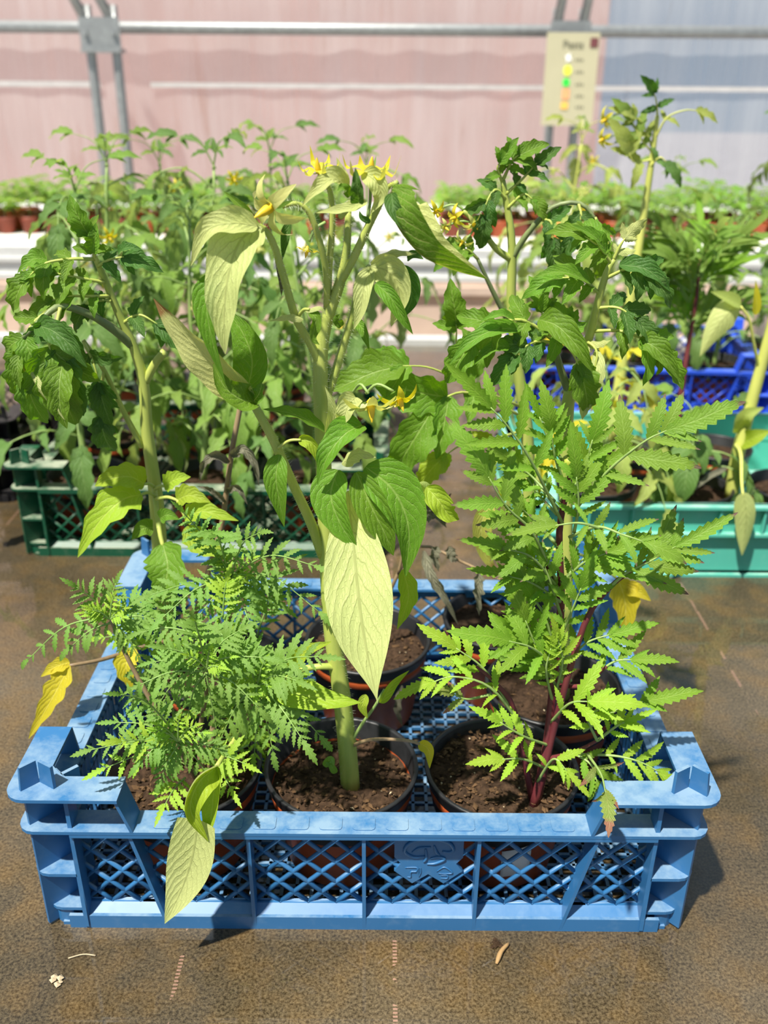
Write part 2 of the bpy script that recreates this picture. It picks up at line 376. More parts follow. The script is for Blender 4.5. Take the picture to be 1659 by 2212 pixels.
def lmesh(lib, i, mat):
    k = (lib, i, mat)
    if k not in MCACHE:
        mb = MB(); mb.add(*LIB[lib][i]); MCACHE[k] = mb.mesh('leaflet', mat)
    return MCACHE[k]
def basis(pos, T, Nn, s, sx=None):
    T = V(T).normalized(); Nn = V(Nn); Nn = Nn-T*Nn.dot(T)
    Nn = Nn.normalized() if Nn.length > 1e-5 else T.orthogonal().normalized()
    X = T.cross(Nn); sx = sx or s
    return M(((X.x*sx, T.x*s, Nn.x*s, pos[0]), (X.y*sx, T.y*s, Nn.y*s, pos[1]), (X.z*sx, T.z*s, Nn.z*s, pos[2]), (0, 0, 0, 1)))

def compound(plant, pts, nrm, lib, npairs, llen, mat, stem, rad=0.0009, ang=55, start=0.25, taper=0.35, seed=0, joined=False, jit=0.25, term=1.15, droop=0.15, shape='mid', name='leaf', side_only=0):
    """a pinnate leaf: a rachis along world points with leaflets; joined=True keeps rachis and leaflets in one mesh"""
    rg = random.Random(seed*31+5)
    sp = spline(pts, 14); Nn = V(nrm).normalized(); nlib = len(LIB[lib])
    mb = MB(); mb.tube(sp, [rad*(1.15-0.75*i/14) for i in range(15)], 5)
    lf = None
    if not joined: lf = put(mb, name, stem, plant, sp[0], True)
    def at(t):
        u = t*14; k = min(int(u), 13); return sp[k].lerp(sp[k+1], u-k), (sp[min(k+2, 14)]-sp[max(k-1, 0)]).normalized()
    items = []
    for i in range(npairs):
        f = i/max(1, npairs-1) if npairs > 1 else 0.5
        t = start+(0.93-start)*f
        env = (1-taper*abs(f-0.45)*2) if shape == 'mid' else (0.55+0.45*f if shape == 'tip' else 1-0.5*f)
        for sg in ((-1, 1) if not side_only else (side_only,)):
            p, T = at(min(0.97, t+0.02*sg*rg.random())); B = T.cross(Nn-T*Nn.dot(T)).normalized()
            a = R(ang*(1-0.35*f))*(1+jit*(rg.random()-0.5)); nn = Nn.cross(T)
            d = T*cos(a)+B*sg*sin(a)+V((0, 0, -droop*(0.4+rg.random())))
            n2 = Nn+V((rg.uniform(-1, 1), rg.uniform(-1, 1), rg.uniform(-1, 1)))*jit+B*sg*(-0.25)
            items.append((p, d, n2, llen*env*rg.uniform(1-jit*0.6, 1+jit*0.4)))
    p, T = at(1.0); items.append((sp[-1]-T*0.001, T+V((0, 0, -droop)), Nn, llen*term))
    for p, d, n2, s in items:
        mtx = basis(p, d, n2, s); k = rg.randrange(nlib)
        if joined: mb.merge(LIB[lib][k], mtx, 1)
        else: link_m('leaflet', lmesh(lib, k, mat), lf, mtx)
    if joined: lf = put(mb, name, [stem, mat], plant, sp[0], True)
    return lf

def stemtube(plant, pts, r0, r1, mat, name='stem', n=18, k=8, bump=0.0, parent=None):
    sp = spline(pts, n)
    mb = MB(); mb.tube(sp, [r0+(r1-r0)*i/n for i in range(n+1)], k)
    return put(mb, name, mat, parent or plant, sp[0], True), sp
def PX(pts, Y=None):
    return [U(p[0], p[1], p[2] if len(p) > 2 else Y) for p in pts]
def hleaf(plant, pts, wpx, nrm, mat, prof=p_ovate, Y=None, name='leaf', parent=None, petiole=None, pr=0.0012, pm='st_tom', **kw):
    w = PX(pts, Y); hw = wpx*mpp(w[len(w)//2])
    kw.setdefault('n', 26); kw.setdefault('m', 4)
    mb = MB(); mb.add(*blade(w, hw, nrm, prof, **kw))
    mats = [mat, pm]
    if petiole:
        pw = PX(petiole, Y); mb.tube(spline(pw, 8), [pr*1.2-pr*0.4*i/8 for i in range(9)], 6, True, 1)
    return put(mb, name, mats, parent or plant, w[0], True)

def flower(plant, c, axis, size, mat='petal', npet=6, reflex=0.6, seed=0, stalk=None):
    size *= 0.72
    rg = random.Random(seed); c = V(c); ax = V(axis).normalized(); e = ax.orthogonal().normalized(); g = ax.cross(e)
    mb = MB(); prof = [(0.0, -0.15), (0.14, -0.02), (0.15, 0.25), (0.10, 0.5), (0.03, 0.72), (0.0, 0.75)]
    rot = basis(c, e, ax, size)
    k = 8; vs = [rot @ V((r*cos(2*pi*j/k), r*sin(2*pi*j/k), z)) for r, z in prof for j in range(k)]
    mb.add(vs, [(i*k+j, i*k+(j+1) % k, (i+1)*k+(j+1) % k, (i+1)*k+j) for i in range(len(prof)-1) for j in range(k)])
    if stalk: mb.tube(spline(stalk, 8), [0.0008]*9, 5, True, 1)
    f = put(mb, 'flower', ['cone', 'st_gr'], plant, c, True)
    for i in range(npet):
        q = 2*pi*i/npet+rg.random()*0.3; d = e*cos(q)+g*sin(q); l = size*rg.uniform(0.85, 1.2)
        rf = reflex*rg.uniform(0.5, 1.3)
        m2 = MB(); m2.add(*blade([c+d*size*0.08, c+d*l*0.45+ax*l*0.22, c+d*l*0.85+ax*l*0.05*(1-rf), c+d*l*1.05-ax*l*rf*0.55], size*0.20, ax, p_lance, 8, 1, (10, 0), (10, 0)))
        put(m2, 'petal', mat, f, c, True)
        if i % 2 == 0:
            q2 = q+pi/npet; d2 = e*cos(q2)+g*sin(q2)
            m3 = MB(); m3.add(*blade([c-ax*size*0.05, c+d2*l*0.4+ax*l*0.03, c+d2*l*0.8-ax*l*rf*0.5], size*0.09, ax, p_lance, 6, 1, (10, 0), (10, 0)))
            put(m3, 'sepal', 'fern', f, c, True)
    return f

# ------------------------------------------------------------------ setting
mb = MB(); mb.box(-2.2, 2.2, -0.55, 1.40, -0.02, 0.0)
tb = struct(put(mb, 'floor', 'table'))            # the wet bench board everything stands on
tb.name = 'floor_bench_board'
mb = MB(); mb.box(-2.2, 2.2, 1.40, 1.425, -0.06, 0.012); mb.box(-2.2, 2.2, 1.385, 1.40, 0.0, 0.012); mb.box(-2.2, 2.2, 1.425, 1.435, -0.06, -0.045)
struct(put(mb, 'trim_1', 'alu'))
mb = MB(); mb.box(-4.5, 4.5, -1.5, 4.3, -0.80, -0.75); struct(put(mb, 'floor', 'floor'))
mb = MB(); mb.box(-4.5, 4.5, 4.28, 4.40, -0.75, -0.28); mb.box(-4.5, 4.5, 4.255, 4.28, -0.50, -0.46)
struct(put(mb, 'wall_base', 'kerb'))
# translucent film wall, in three sheets that meet at the posts
def xat(px, Y, py=200): return U(px, py, Y).x
XL, XR = xat(222, 4.2), xat(1228, 4.2)
for k, (x0, x1) in enumerate(((-4.5, XL), (XL, XR), (XR, 4.5))):
    mb = MB(); nx = 60; 
    vs = []; 
    for i in range(nx+1):
        x = x0+(x1-x0)*i/nx
        for j in range(13):
            z = -0.32+2.6*j/12
            vs.append((x, 4.30+0.003*sin(x*23+z*1.5+k)+0.005*NZ.noise(V((x*6, z*0.8, k))), z))
    mb.add(vs, [(i*13+j, (i+1)*13+j, (i+1)*13+j+1, i*13+j+1) for i in range(nx) for j in range(12)])
    struct(put(mb, 'wall_film', 'film', smooth=True))
mb = MB(); mb.box(-9, 1.98, 9.0, 9.3, -0.9, 6); struct(put(mb, 'wall_outside', 'pinkwall'))
mb = MB(); mb.box(-14, 14, 4.42, 30, -0.95, -0.9); struct(put(mb, 'floor_outside', 'outground'))
# purlin, film lath, posts
zp = U(830, 64, 4.235).z
mb = MB(); mb.tube([(-4.5, 4.235, zp), (4.5, 4.235, zp)], 0.026, 12); tr = struct(put(mb, 'trim_2', 'galv', smooth=True))
mb = MB(); zl = U(830, 187, 4.285).z; mb.box(-4.5, XL-0.03, 4.284, 4.290, zl-0.012, zl+0.012); mb.box(XL+0.20, 4.5, 4.284, 4.290, zl-0.010, zl+0.010)
struct(put(mb, 'trim_3', plain('film_lath', (0.58, 0.55, 0.54), 0.6, 0.3, 20, 0.06)))
def post(px, lean, label):
    c = U(px, 90, 4.05); t = thing('frame_post', (c.x, 4.05, -0.75), label, 'post')
    for s in (-1, 1):
        m = MB(); m.tube(spline([(c.x+s*0.055, 4.05, -0.75), (c.x+s*0.055, 4.05, zp-0.02), (c.x+s*0.055, 4.05, zp)], 4), 0.021, 10)
        put(m, 'pipe', 'galv', t, None, True)
        m = MB(); m.tube([(c.x+s*0.055, 4.05, zp), (c.x+s*0.055+lean, 4.05-0.1, zp+0.5)], 0.021, 10)
        put(m, 'upper_pipe', 'galv', t, None, True)
    m = MB(); m.box(c.x-0.085, c.x+0.085, 4.015, 4.025, zp-0.10, zp+0.03); m.box(c.x-0.085, c.x+0.085, 4.0, 4.09, zp-0.105, zp-0.09)
    br = put(m, 'bracket', 'galv', t)
    for s in (-1, 1):
        m = MB(); m.tube([(c.x+s*0.06, 4.015, zp-0.03), (c.x+s*0.06, 4.0, zp-0.03)], 0.012, 6); put(m, 'bolt', 'galv', br)
    return t
post(222, -0.22, 'paired galvanised posts with bolted bracket against the pink film')
post(1228, 0.05, 'paired galvanised posts behind the hanging paper notice')

# far bench
yb = 2.46
bench = thing('potting_bench', (0, yb, -0.75), 'long white bench across the aisle carrying rows of seedlings', 'bench')
mb = MB(); mb.box(-3.4, 3.4, yb, yb+1.25, -0.02, 0.0); put(mb, 'bench_top', 'whitebench', bench)
mb = MB(); mb.box(-3.4, 3.4, yb-0.012, yb, -0.080, 0.012); mb.box(-3.4, 3.4, yb-0.022, yb-0.012, -0.03, -0.018); mb.box(-3.4, 3.4, yb-0.022, yb-0.012, -0.08, -0.066)
put(mb, 'bench_edge', 'alu', bench)
for x in (-2.4, -0.95, 1.6, 2.5):
    for yy in (yb+0.15, yb+1.05):
        mb = MB(); mb.box(x-0.02, x+0.02, yy, yy+0.04, -0.75, -0.02); put(mb, 'leg', 'alu', bench)

# hanging notice
P0 = U(1240, 70, 3.985); sw = 113*mpp(U(1240, 150, 3.985)); sh = 0.362
sg = thing('paper_notice', (P0.x, 3.985, P0.z-sh), 'cream paper notice with a column of coloured spots hanging on a post', 'sign')
mb = MB(); mb.box(P0.x-sw/2, P0.x+sw/2, 3.985, 3.9854, P0.z-sh, P0.z); put(mb, 'sheet', plain('cream_paper', (0.50, 0.46, 0.31), 0.7, 0.2, 10, 0.03), sg)
def spot(px, py, w, h, col, shape, name):
    c = U(px, py, 3.982); k = {'round': 18, 'square': 4, 'star': 8}[shape]; pts = []
    for i in range(k):
        q = 2*pi*(i+0.5)/k; r = 1.0
        if shape == 'square': r = 1.414
        if shape == 'star': r = 1.0 if i % 2 else 0.55
        pts.append((c.x+cos(q)*w*r/2, 3.984, c.z+sin(q)*h*r/2))
    m = MB(); m.prism(pts, (0, -0.002, 0)); put(m, name, plain(name, col, 0.6), sg)
spot(1228, 125, 0.0309, 0.0405, (0.95, 0.95, 0.97), 'star', 'white_spot'); spot(1226, 152, 0.0357, 0.0428, (0.80, 0.85, 0.08), 'round', 'yellow_spot')
spot(1223, 178, 0.0309, 0.0333, (0.03, 0.75, 0.06), 'round', 'green_spot'); spot(1222, 203, 0.0309, 0.0405, (0.90, 0.40, 0.18), 'square', 'salmon_spot')
spot(1219, 228, 0.0309, 0.0286, (0.90, 0.52, 0.10), 'square', 'amber_spot'); spot(1284, 92, 0.0333, 0.0357, (0.16, 0.045, 0.05), 'square', 'dark_emblem')
def letters(txt, px, py, size, name):
    c = U(px, py, 3.983); cu = bpy.data.curves.new(name, 'FONT'); cu.body = txt; cu.size = size; cu.extrude = 0.0006; cu.align_x = 'CENTER'
    o = bpy.data.objects.new(name, cu); COL.objects.link(o); dg = bpy.context.evaluated_depsgraph_get(); dg.update()
    me = bpy.data.meshes.new_from_object(o.evaluated_get(dg)); bpy.data.objects.remove(o, do_unlink=True)
    me.materials.clear(); me.materials.append(MT['ink'])
    q = bpy.data.objects.new(name, me); COL.objects.link(q); WL[q.name] = V(c); q.parent = sg
    q.matrix_basis = M.Translation(V(c)-WL[sg.name]) @ M.Rotation(R(90), 4, 'X'); return q
MT['ink'] = plain('ink', (0.20, 0.19, 0.13), 0.7)
letters('Pests', 1238, 104, 0.043, 'title_lettering')
for py in (130, 156, 183, 208, 232):
    c = U(1252, py, 3.983); m = MB()
    for i in range(3): m.box(c.x-0.018+i*0.013, c.x-0.010+i*0.013, 3.9835, 3.9849, c.z-0.004, c.z+0.004+0.003*(i % 2))
    put(m, 'small_print', MT['ink'], sg)

# ------------------------------------------------------------------ crates
def clip(poly, p, d):                                 # clip the infinite line p+t*d to convex 2d polygon (ccw)
    t0, t1 = -1e9, 1e9; n = len(poly)
    for i in range(n):
        a, b = poly[i], poly[(i+1) % n]; ex, ey = b[0]-a[0], b[1]-a[1]
        nx, ny = -ey, ex
        den = nx*d[0]+ny*d[1]; num = nx*(p[0]-a[0])+ny*(p[1]-a[1])
        if abs(den) < 1e-12:
            if num < 0: return None
        elif den > 0: t0 = max(t0, -num/den)
        else: t1 = min(t1, -num/den)
    return (t0, t1) if t1-t0 > 1e-4 else None

def crate(loc, rotz, mat, label, emblem=False, detail=True, cell=(0.0172, 0.0165)):
    Wd, D, H, ZL = 0.400, 0.300, 0.107, 0.081
    t = thing('plastic_crate', (0, 0, 0), label, 'crate', None)
    hw = Wd/2
    def add(mbx, name, parent=None, smooth=False): return put(mbx, name, mat, parent or t, V((0, 0, 0)), smooth)
    # floor grid and base skirt
    g = MB(); st = 0.0095
    x = -hw+0.014
    while x < hw-0.013: g.box(x-0.0011, x+0.0011, 0.012, D-0.012, 0.003, 0.0055); x += st
    y = 0.014
    while y < D-0.013: g.box(-hw+0.012, hw-0.012, y-0.0011, y+0.0011, 0.003, 0.0055); y += st
    add(g, 'floor_grid')
    for nm, tf in (('f', 0), ('b', 1), ('l', 2), ('r', 3)):
        ln = Wd if tf < 2 else D
        def P(u, dpt, z):                           # u along the wall (centred), depth from the outer face inwards
            if tf == 0: return V((u, dpt, z))
            if tf == 1: return V((-u, D-dpt, z))
            if tf == 2: return V((-hw+dpt, D/2-u, z))
            return V((hw-dpt, D/2+u, z))
        def bx(mbx, u0, u1, d0, d1, z0, z1):
            c = [P(u0, d0, z0), P(u1, d0, z0), P(u1, d1, z0), P(u0, d1, z0), P(u0, d0, z1), P(u1, d0, z1), P(u1, d1, z1), P(u0, d1, z1)]
            mbx.add(c, [(0,3,2,1),(4,5,6,7),(0,1,5,4),(1,2,6,5),(2,3,7,6),(3,0,4,7)])
        a = ln/2
        sk = MB(); bx(sk, -a+0.020, a-0.020, 0.004, 0.0062, 0.0, 0.010)
        q = [P(-a+0.03, 0.0062, 0.010), P(a-0.03, 0.0062, 0.010), P(a-0.03, 0.0135, 0.0155), P(-a+0.03, 0.0135, 0.0155)]
        q2 = [p+V((0, 0, -0.002)) for p in q]
        sk.add(q+q2, [(0,1,2,3),(7,6,5,4),(0,4,5,1),(3,2,6,7)]); bx(sk, -a+0.015, a-0.015, 0.0062, 0.014, 0.0, 0.0025)
        add(sk, 'base_skirt')
        rm = MB(); bx(rm, -a+0.0305, a-0.0305, 0.0, 0.018, ZL-0.0022, ZL); bx(rm, -a+0.0305, a-0.0305, 0.0002, 0.0018, ZL-0.0048, ZL-0.0022)
        bx(rm, -a+0.0305, a-0.0305, 0.0125, 0.0148, ZL-0.009, ZL-0.0022)
        add(rm, 'rim')
        if detail:
            npad = 13 if tf < 2 else 9; span = 2*a-0.15
            for i in range(npad):
                u = -span/2+span*(i+0.5)/npad; pw, r = span/npad*0.34, 0.002; pts = []
                for cx, cz, q0 in ((pw-r, 0.0055-r, 0), (-pw+r, 0.0055-r, pi/2), (-pw+r, -0.0055+r, pi), (pw-r, -0.0055+r, 1.5*pi)):
                    for k in range(3):
                        q = q0+k*pi/4; pts.append(P(u+cx+r*cos(q), 0.0085-(cz+r*sin(q)), ZL))
                if (pts[1]-pts[0]).cross(pts[2]-pts[1]).z < 0: pts = pts[::-1]
                pb = MB(); pb.prism(pts, (0, 0, 0.0005)); add(pb, 'rim_pad')
        # ribs and lattice bays on the long walls, slotted panels on the short ones
        z0, z1 = 0.009, ZL-0.002
        if tf < 2: cuts = [(-a+0.031, -a+0.031), (-a+0.064, -a+0.080), (-0.067, -0.067), (0.0, 0.0), (0.067, 0.067), (a-0.064, a-0.080), (a-0.031, a-0.031)]
        else: cuts = [(-a+0.031, -a+0.031), (-a+0.064, -a+0.064), (0, 0), (a-0.064, a-0.064), (a-0.031, a-0.031)]
        for ut, ub in cuts:
            rb = MB(); hw2 = 0.0011
            c = []
            for z, u in ((0.001, ub), (z1, ut)):
                c += [P(u-hw2, 0.0015 if z > 0.01 else 0.004, z), P(u+hw2, 0.0015 if z > 0.01 else 0.004, z), P(u+hw2, 0.0140, z), P(u-hw2, 0.0140, z)]
            rb.add(c, [(0,3,2,1),(4,5,6,7),(0,1,5,4),(1,2,6,5),(2,3,7,6),(3,0,4,7)])
            fr = MB()
            add(rb, 'rib')
        for i in range(len(cuts)-1):
            (ta, ba), (tb_, bb) = cuts[i], cuts[i+1]
            poly = [(ba, z0+0.004), (bb, z0+0.004), (tb_, z1), (ta, z1)]
            lt = MB()
            if tf < 2:
                cw, ch = cell; L = math.hypot(cw, ch)
                for sgn in (1, -1):
                    d = (cw/L, sgn*ch/L); k = -40
                    while k < 41:
                        cc = clip(poly, (k*cw, 0.047), d)
                        if cc:
                            p0 = (k*cw+d[0]*cc[0], 0.047+d[1]*cc[0]); p1 = (k*cw+d[0]*cc[1], 0.047+d[1]*cc[1])
                            lt.tube([P(p0[0], 0.0128, p0[1]), P(p1[0], 0.0128, p1[1])], 0.00145, 6)
                        k += 1
                bx(lt, min(ba, ta), max(bb, tb_), 0.0115, 0.014, z0+0.002, z0+0.006)
            else:
                u = ba+0.004
                while u < bb-0.003: bx(lt, u-0.0012, u+0.0012, 0.0115, 0.0140, z0, z1); u += 0.0072
                for z in (0.030, 0.050, 0.066): bx(lt, ba, bb, 0.0110, 0.0140, z-0.0012, z+0.0012)
            add(lt, 'lattice_panel', None, tf < 2)
    # corners
    for sx in (-1, 1):
        for sy in (0, 1):
            def C(x, y, z): return V((sx*(hw-x), y if sy == 0 else D-y, z))
            flip = (sx < 0) != (sy == 0)
            def plate(pts, z, th):
                pp = [C(x, y, z) for x, y in pts]
                mbx = MB(); ar = sum(pp[i].x*pp[(i+1) % len(pp)].y-pp[(i+1) % len(pp)].x*pp[i].y for i in range(len(pp)))
                if ar < 0: pp = pp[::-1]
                mbx.prism(pp, (0, 0, th)); return mbx
            def rounded(x1, y1, r=0.010, o=0.0):
                pts = [(x1, o), (x1, y1)] if False else []
                for k in range(5):
                    q = pi+k*pi/8; pts.append((o+r+r*cos(q), o+r+r*sin(q)))
                return pts+[(x1, o), (x1, y1), (o, y1)]
            for z, o in ((0.0125, 0.006), (0.043, 0.003), (ZL-0.0022, 0.0)):
                add(plate(rounded(0.0305, 0.0305, 0.010, o), z, 0.0022), 'corner_shelf')
            add(plate(rounded(0.022, 0.022, 0.010, 0.0075), 0.0, 0.013), 'corner_foot')
            aL, aw = 0.062, 0.017
            pts = []
            for k in range(6):
                q = pi+k*pi/10; pts.append((0.012-0.003+0.012*cos(q), 0.012-0.003+0.012*sin(q)))
            pts += [(aL, -0.003), (aL, aw), (0.026, aw), (aw, 0.026), (aw, aL), (-0.003, aL)]
            fl = add(plate(pts, H-0.0022, 0.0022), 'corner_flange')
            # webs: a diagonal one and the two inner ones
            wb = MB(); d = 0.0012
            for (xa, ya), (xb, yb_) in (((0.006, 0.006), (0.030, 0.030)), ((0.0305, 0.003), (0.0305, 0.015)), ((0.003, 0.0305), (0.015, 0.0305)), ((0.0305, 0.0135), (0.0135, 0.0305))):
                nx, ny = -(yb_-ya), (xb-xa); l = math.hypot(nx, ny); nx, ny = nx/l*d, ny/l*d
                pp = [C(xa+nx, ya+ny, 0.002), C(xb+nx, yb_+ny, 0.002), C(xb-nx, yb_-ny, 0.002), C(xa-nx, ya-ny, 0.002)]
                ar = sum(pp[i].x*pp[(i+1) % 4].y-pp[(i+1) % 4].x*pp[i].y for i in range(4))
                wb.prism(pp if ar > 0 else pp[::-1], (0, 0, H-0.005))
            add(wb, 'corner_post')
            for ax in (0, 1):                          # slanted ends of the raised arms
                q = [(aL-0.001, -0.002), (aL-0.001, aw)]; q = q if ax == 0 else [(b, a) for a, b in q]
                off = (0.007, 0) if ax == 0 else (0, 0.007)
                p0, p1 = C(q[0][0], q[0][1], H-0.001), C(q[1][0], q[1][1], H-0.001)
                p2, p3 = C(q[1][0]+off[0], q[1][1]+off[1], ZL-0.001), C(q[0][0]+off[0], max(0, q[0][1])+off[1], ZL-0.001)
                bb_ = MB(); nn = (p1-p0).cross(p3-p0).normalized()*0.0018; bb_.prism([p0, p1, p2, p3], nn); add(bb_, 'arm_brace')
            pin = MB()
            for (xa, ya), (xb, yb_) in (((0.006, 0.004), (0.014, 0.012)), ((0.014, 0.012), (0.024, 0.006))):
                dx, dy = xb-xa, yb_-ya; l = math.hypot(dx, dy); nx, ny = -dy/l*0.001, dx/l*0.001
                a0, a1 = C(xa, ya, H), C(xb, yb_, H); up = V((0, 0, 0.0155)); ins = (a1-a0)*0.14
                off = C(xa+nx, ya+ny, H)-a0
                pin.prism([a0, a1, a1+up-(ins if dx < 0.009 and False else V((0, 0, 0))), a0+up+ins], off*2)
            put(pin, 'stacking_pin', mat, fl, V((0, 0, 0)))
    if emblem:
        # moulded plate with a mushroom in relief and two small moulded marks
        cx, cz, yy = 0.0385, 0.052, 0.0106
        pl = MB(); pts = [(-0.015, 0.022), (0.015, 0.022), (0.0205, 0.016), (0.0205, 0.001), (0.0165, -0.004), (0.0205, -0.010), (0.0095, -0.020), (0.0, -0.0125), (-0.0095, -0.020), (-0.0205, -0.010), (-0.0165, -0.004), (-0.0205, 0.001), (-0.0205, 0.016)]
        pl.prism([(cx+x, yy, cz+z) for x, z in pts], (0, 0.003, 0)); pe = add(pl, 'emblem_plate')
        def relief(path, r, nm):
            m = MB(); m.tube(spline([(cx+x, yy-0.0003, cz+z) for x, z in path], 24), [r*(0.45+0.55*sin(pi*min(1, max(0.05, i/24)))) for i in range(25)], 6)
            put(m, nm, mat, pe, V((0, 0, 0)), True)
        relief([(-0.002, 0.002), (-0.009, 0.0015), (-0.0145, 0.006), (-0.011, 0.013), (0.0, 0.0165), (0.011, 0.0135), (0.0145, 0.008), (0.0125, 0.0055), (0.008, 0.006)], 0.0013, 'mushroom_cap')
        relief([(-0.010, 0.005), (-0.006, 0.0085), (0.001, 0.0095)], 0.0008, 'mushroom_fold')
        relief([(-0.002, 0.008), (-0.0015, 0.001), (-0.003, -0.0025)], 0.0010, 'mushroom_stalk')
        relief([(0.003, 0.0105), (0.0045, 0.0055), (0.0065, 0.003)], 0.0010, 'mushroom_stalk')
        relief([(-0.001, -0.004), (0.004, -0.0035), (0.0095, 0.0), (0.006, 0.0018), (0.001, 0.0005)], 0.0009, 'mushroom_foot')
        relief([(-0.014, -0.007), (-0.007, -0.007), (-0.0072, -0.010), (-0.0105, -0.0105), (-0.0105, -0.0145), (-0.0125, -0.0146)], 0.0005, 'food_safe_mark')
        for k in range(3): relief([(-0.0065+k*0.001, -0.007), (-0.0065+k*0.001, -0.0105), (-0.0055, -0.0145)], 0.0004, 'food_safe_mark')
        relief([(0.005, -0.010), (0.0095, -0.0065), (0.014, -0.010), (0.0135, -0.0115), (0.006, -0.0115)], 0.0005, 'recycling_mark')
        relief([(0.0075, -0.013), (0.0115, -0.013), (0.0115, -0.0155), (0.0075, -0.0155)], 0.0004, 'recycling_mark')
    t.location = loc; t.rotation_euler = (0, 0, rotz); return t

crate((-0.0102, 0.0, 0.0), 0, 'blue', 'blue latticed crate with a moulded mushroom emblem in the foreground', True)
crate((-0.195, 0.487, 0.0), 0, 'green', 'dark green latticed crate of tomato pots behind the blue one')
crate((0.395, 0.95, 0.0), R(-4), 'royal', 'royal blue crate at the back of the wet bench', detail=False)
crate((-0.640, 0.62, 0.0), R(2), 'black', 'black crate cut by the left edge of the picture', detail=False)

def teal_crate(cx, y0):
    t = thing('plastic_crate', (cx, y0, 0), 'solid sided teal crate of potted plants at the right', 'crate')
    hw, D, H = 0.20, 0.30, 0.082
    m = MB(); m.box(cx-hw+0.01, cx+hw-0.01, y0+0.008, y0+D-0.008, 0.002, 0.006); put(m, 'crate_floor', 'teal', t)
    for nm, (x0, x1, ya, yb_) in {'f': (cx-hw, cx+hw, y0+0.008, y0+0.011), 'b': (cx-hw, cx+hw, y0+D-0.011, y0+D-0.008), 'l': (cx-hw+0.008, cx-hw+0.011, y0, y0+D), 'r': (cx+hw-0.011, cx+hw-0.008, y0, y0+D)}.items():
        m = MB(); m.box(x0+0.006, x1-0.006, ya, yb_, 0.0, H); put(m, 'wall_panel', 'teal', t)
    for z, w in ((H-0.003, 0.0), (H-0.034, 0.001), (0.0, 0.003)):
        m = MB(); m.box(cx-hw+w, cx+hw-w, y0+w, y0+0.012, z, z+0.003); m.box(cx-hw+w, cx+hw-w, y0+D-0.012, y0+D-w, z, z+0.003)
        m.box(cx-hw+w, cx-hw+0.012, y0+w, y0+D-w, z, z+0.003); m.box(cx+hw-0.012, cx+hw-w, y0+w, y0+D-w, z, z+0.003); put(m, 'rim_ledge', 'teal', t)
    for i in range(9):
        x = cx-hw+0.02+i*0.045; m = MB(); m.box(x-0.001, x+0.001, y0+0.002, y0+0.009, H-0.033, H-0.002); put(m, 'rib', 'teal', t)
    return t
teal_crate(0.345, 0.452)

# ------------------------------------------------------------------ pots
CRUMB = [(-1,0,0),(1,0,0),(0,-1,0),(0,1,0),(0,0,-0.7),(0,0,0.8)]; CF = [(0,2,5),(2,1,5),(1,3,5),(3,0,5),(2,0,4),(1,2,4),(3,1,4),(0,3,4)]
def pot(t, x, y, r=0.0495, h=0.070, z0=0.0058, seed=0, body='terra', crumbs=520, rim='potrim', soil_drop=0.010):
    rg = random.Random(seed)
    m = MB(); k = 40 if crumbs > 100 else 20
    m.lathe([(r*0.10, 0.0), (r*0.70, 0.0), (r*0.735, 0.003), (r*0.90, h*0.74), (r*0.93, h*0.76), (r*0.945, h*0.92), (r*0.942, h*0.915), (r*0.89, h*0.70), (r*0.70, 0.004), (r*0.10, 0.004)], k, (x, y, z0))
    p = put(m, 'pot', body, t, V((x, y, z0)), True)
    m = MB(); m.lathe([(r*0.952, h*0.86), (r*0.965, h*0.88), (r*0.99, h*0.965), (r, h*0.98), (r*0.995, h), (r*0.955, h*1.002), (r*0.935, h*0.985), (r*0.890, h*0.62), (r*0.86, h*0.60)], k, (x, y, z0))
    put(m, 'rim', rim, p, V((x, y, z0)), True)
    zs = z0+h-soil_drop; m = MB(); rings = 12 if crumbs > 100 else 5; vs = [(x, y, zs+0.002)]
    for i in range(1, rings+1):
        for j in range(k):
            q = 2*pi*j/k; rr = r*0.918*i/rings; px_, py_ = x+rr*cos(q), y+rr*sin(q)
            vs.append((px_, py_, zs+0.0045*NZ.noise(V((px_*130, py_*130, seed)))+0.003*NZ.noise(V((px_*45, py_*45, seed)))-0.003*(i/rings)**3))
    fs = [(0, 1+j, 1+(j+1) % k) for j in range(k)]+[(1+(i-1)*k+j, 1+i*k+j, 1+i*k+(j+1) % k, 1+(i-1)*k+(j+1) % k) for i in range(1, rings) for j in range(k)]
    m.add(vs, fs); put(m, 'soil', 'soil', t, V((x, y, z0)), True)
    if crumbs:
        m = MB()
        for i in range(crumbs):
            q = rg.random()*2*pi; rr = r*0.88*math.sqrt(rg.random()); s = rg.choice((0.0006, 0.0008, 0.0011, 0.0017)); mi = rg.choice((0, 0, 0, 0, 1, 1, 1, 2 if s < 0.001 and rg.random() < 0.5 else 1))
            px_, py_ = x+rr*cos(q), y+rr*sin(q); pz = zs+0.0045*NZ.noise(V((px_*130, py_*130, seed)))+0.003*NZ.noise(V((px_*45, py_*45, seed)))
            rot = M.Rotation(rg.random()*6, 3, 'Z') @ M.Rotation(rg.random()*0.6, 3, 'X'); st = rg.choice((1, 1, 1.4, 2.2))
            m.add([V((px_, py_, pz+s*0.3))+rot @ V((a*s*st, b*s, c*s)) for a, b, c in CRUMB], CF, None, mi)
        c = put(m, 'soil_crumbs', ['crumb1', 'crumb2', 'crumb3'], t, V((x, y, z0))); c['kind'] = 'stuff'
    return zs

TO = V((0, -1, 0.35)); AW = V((0, 1, -0.3)); UPN = V((0, -0.35, 1))
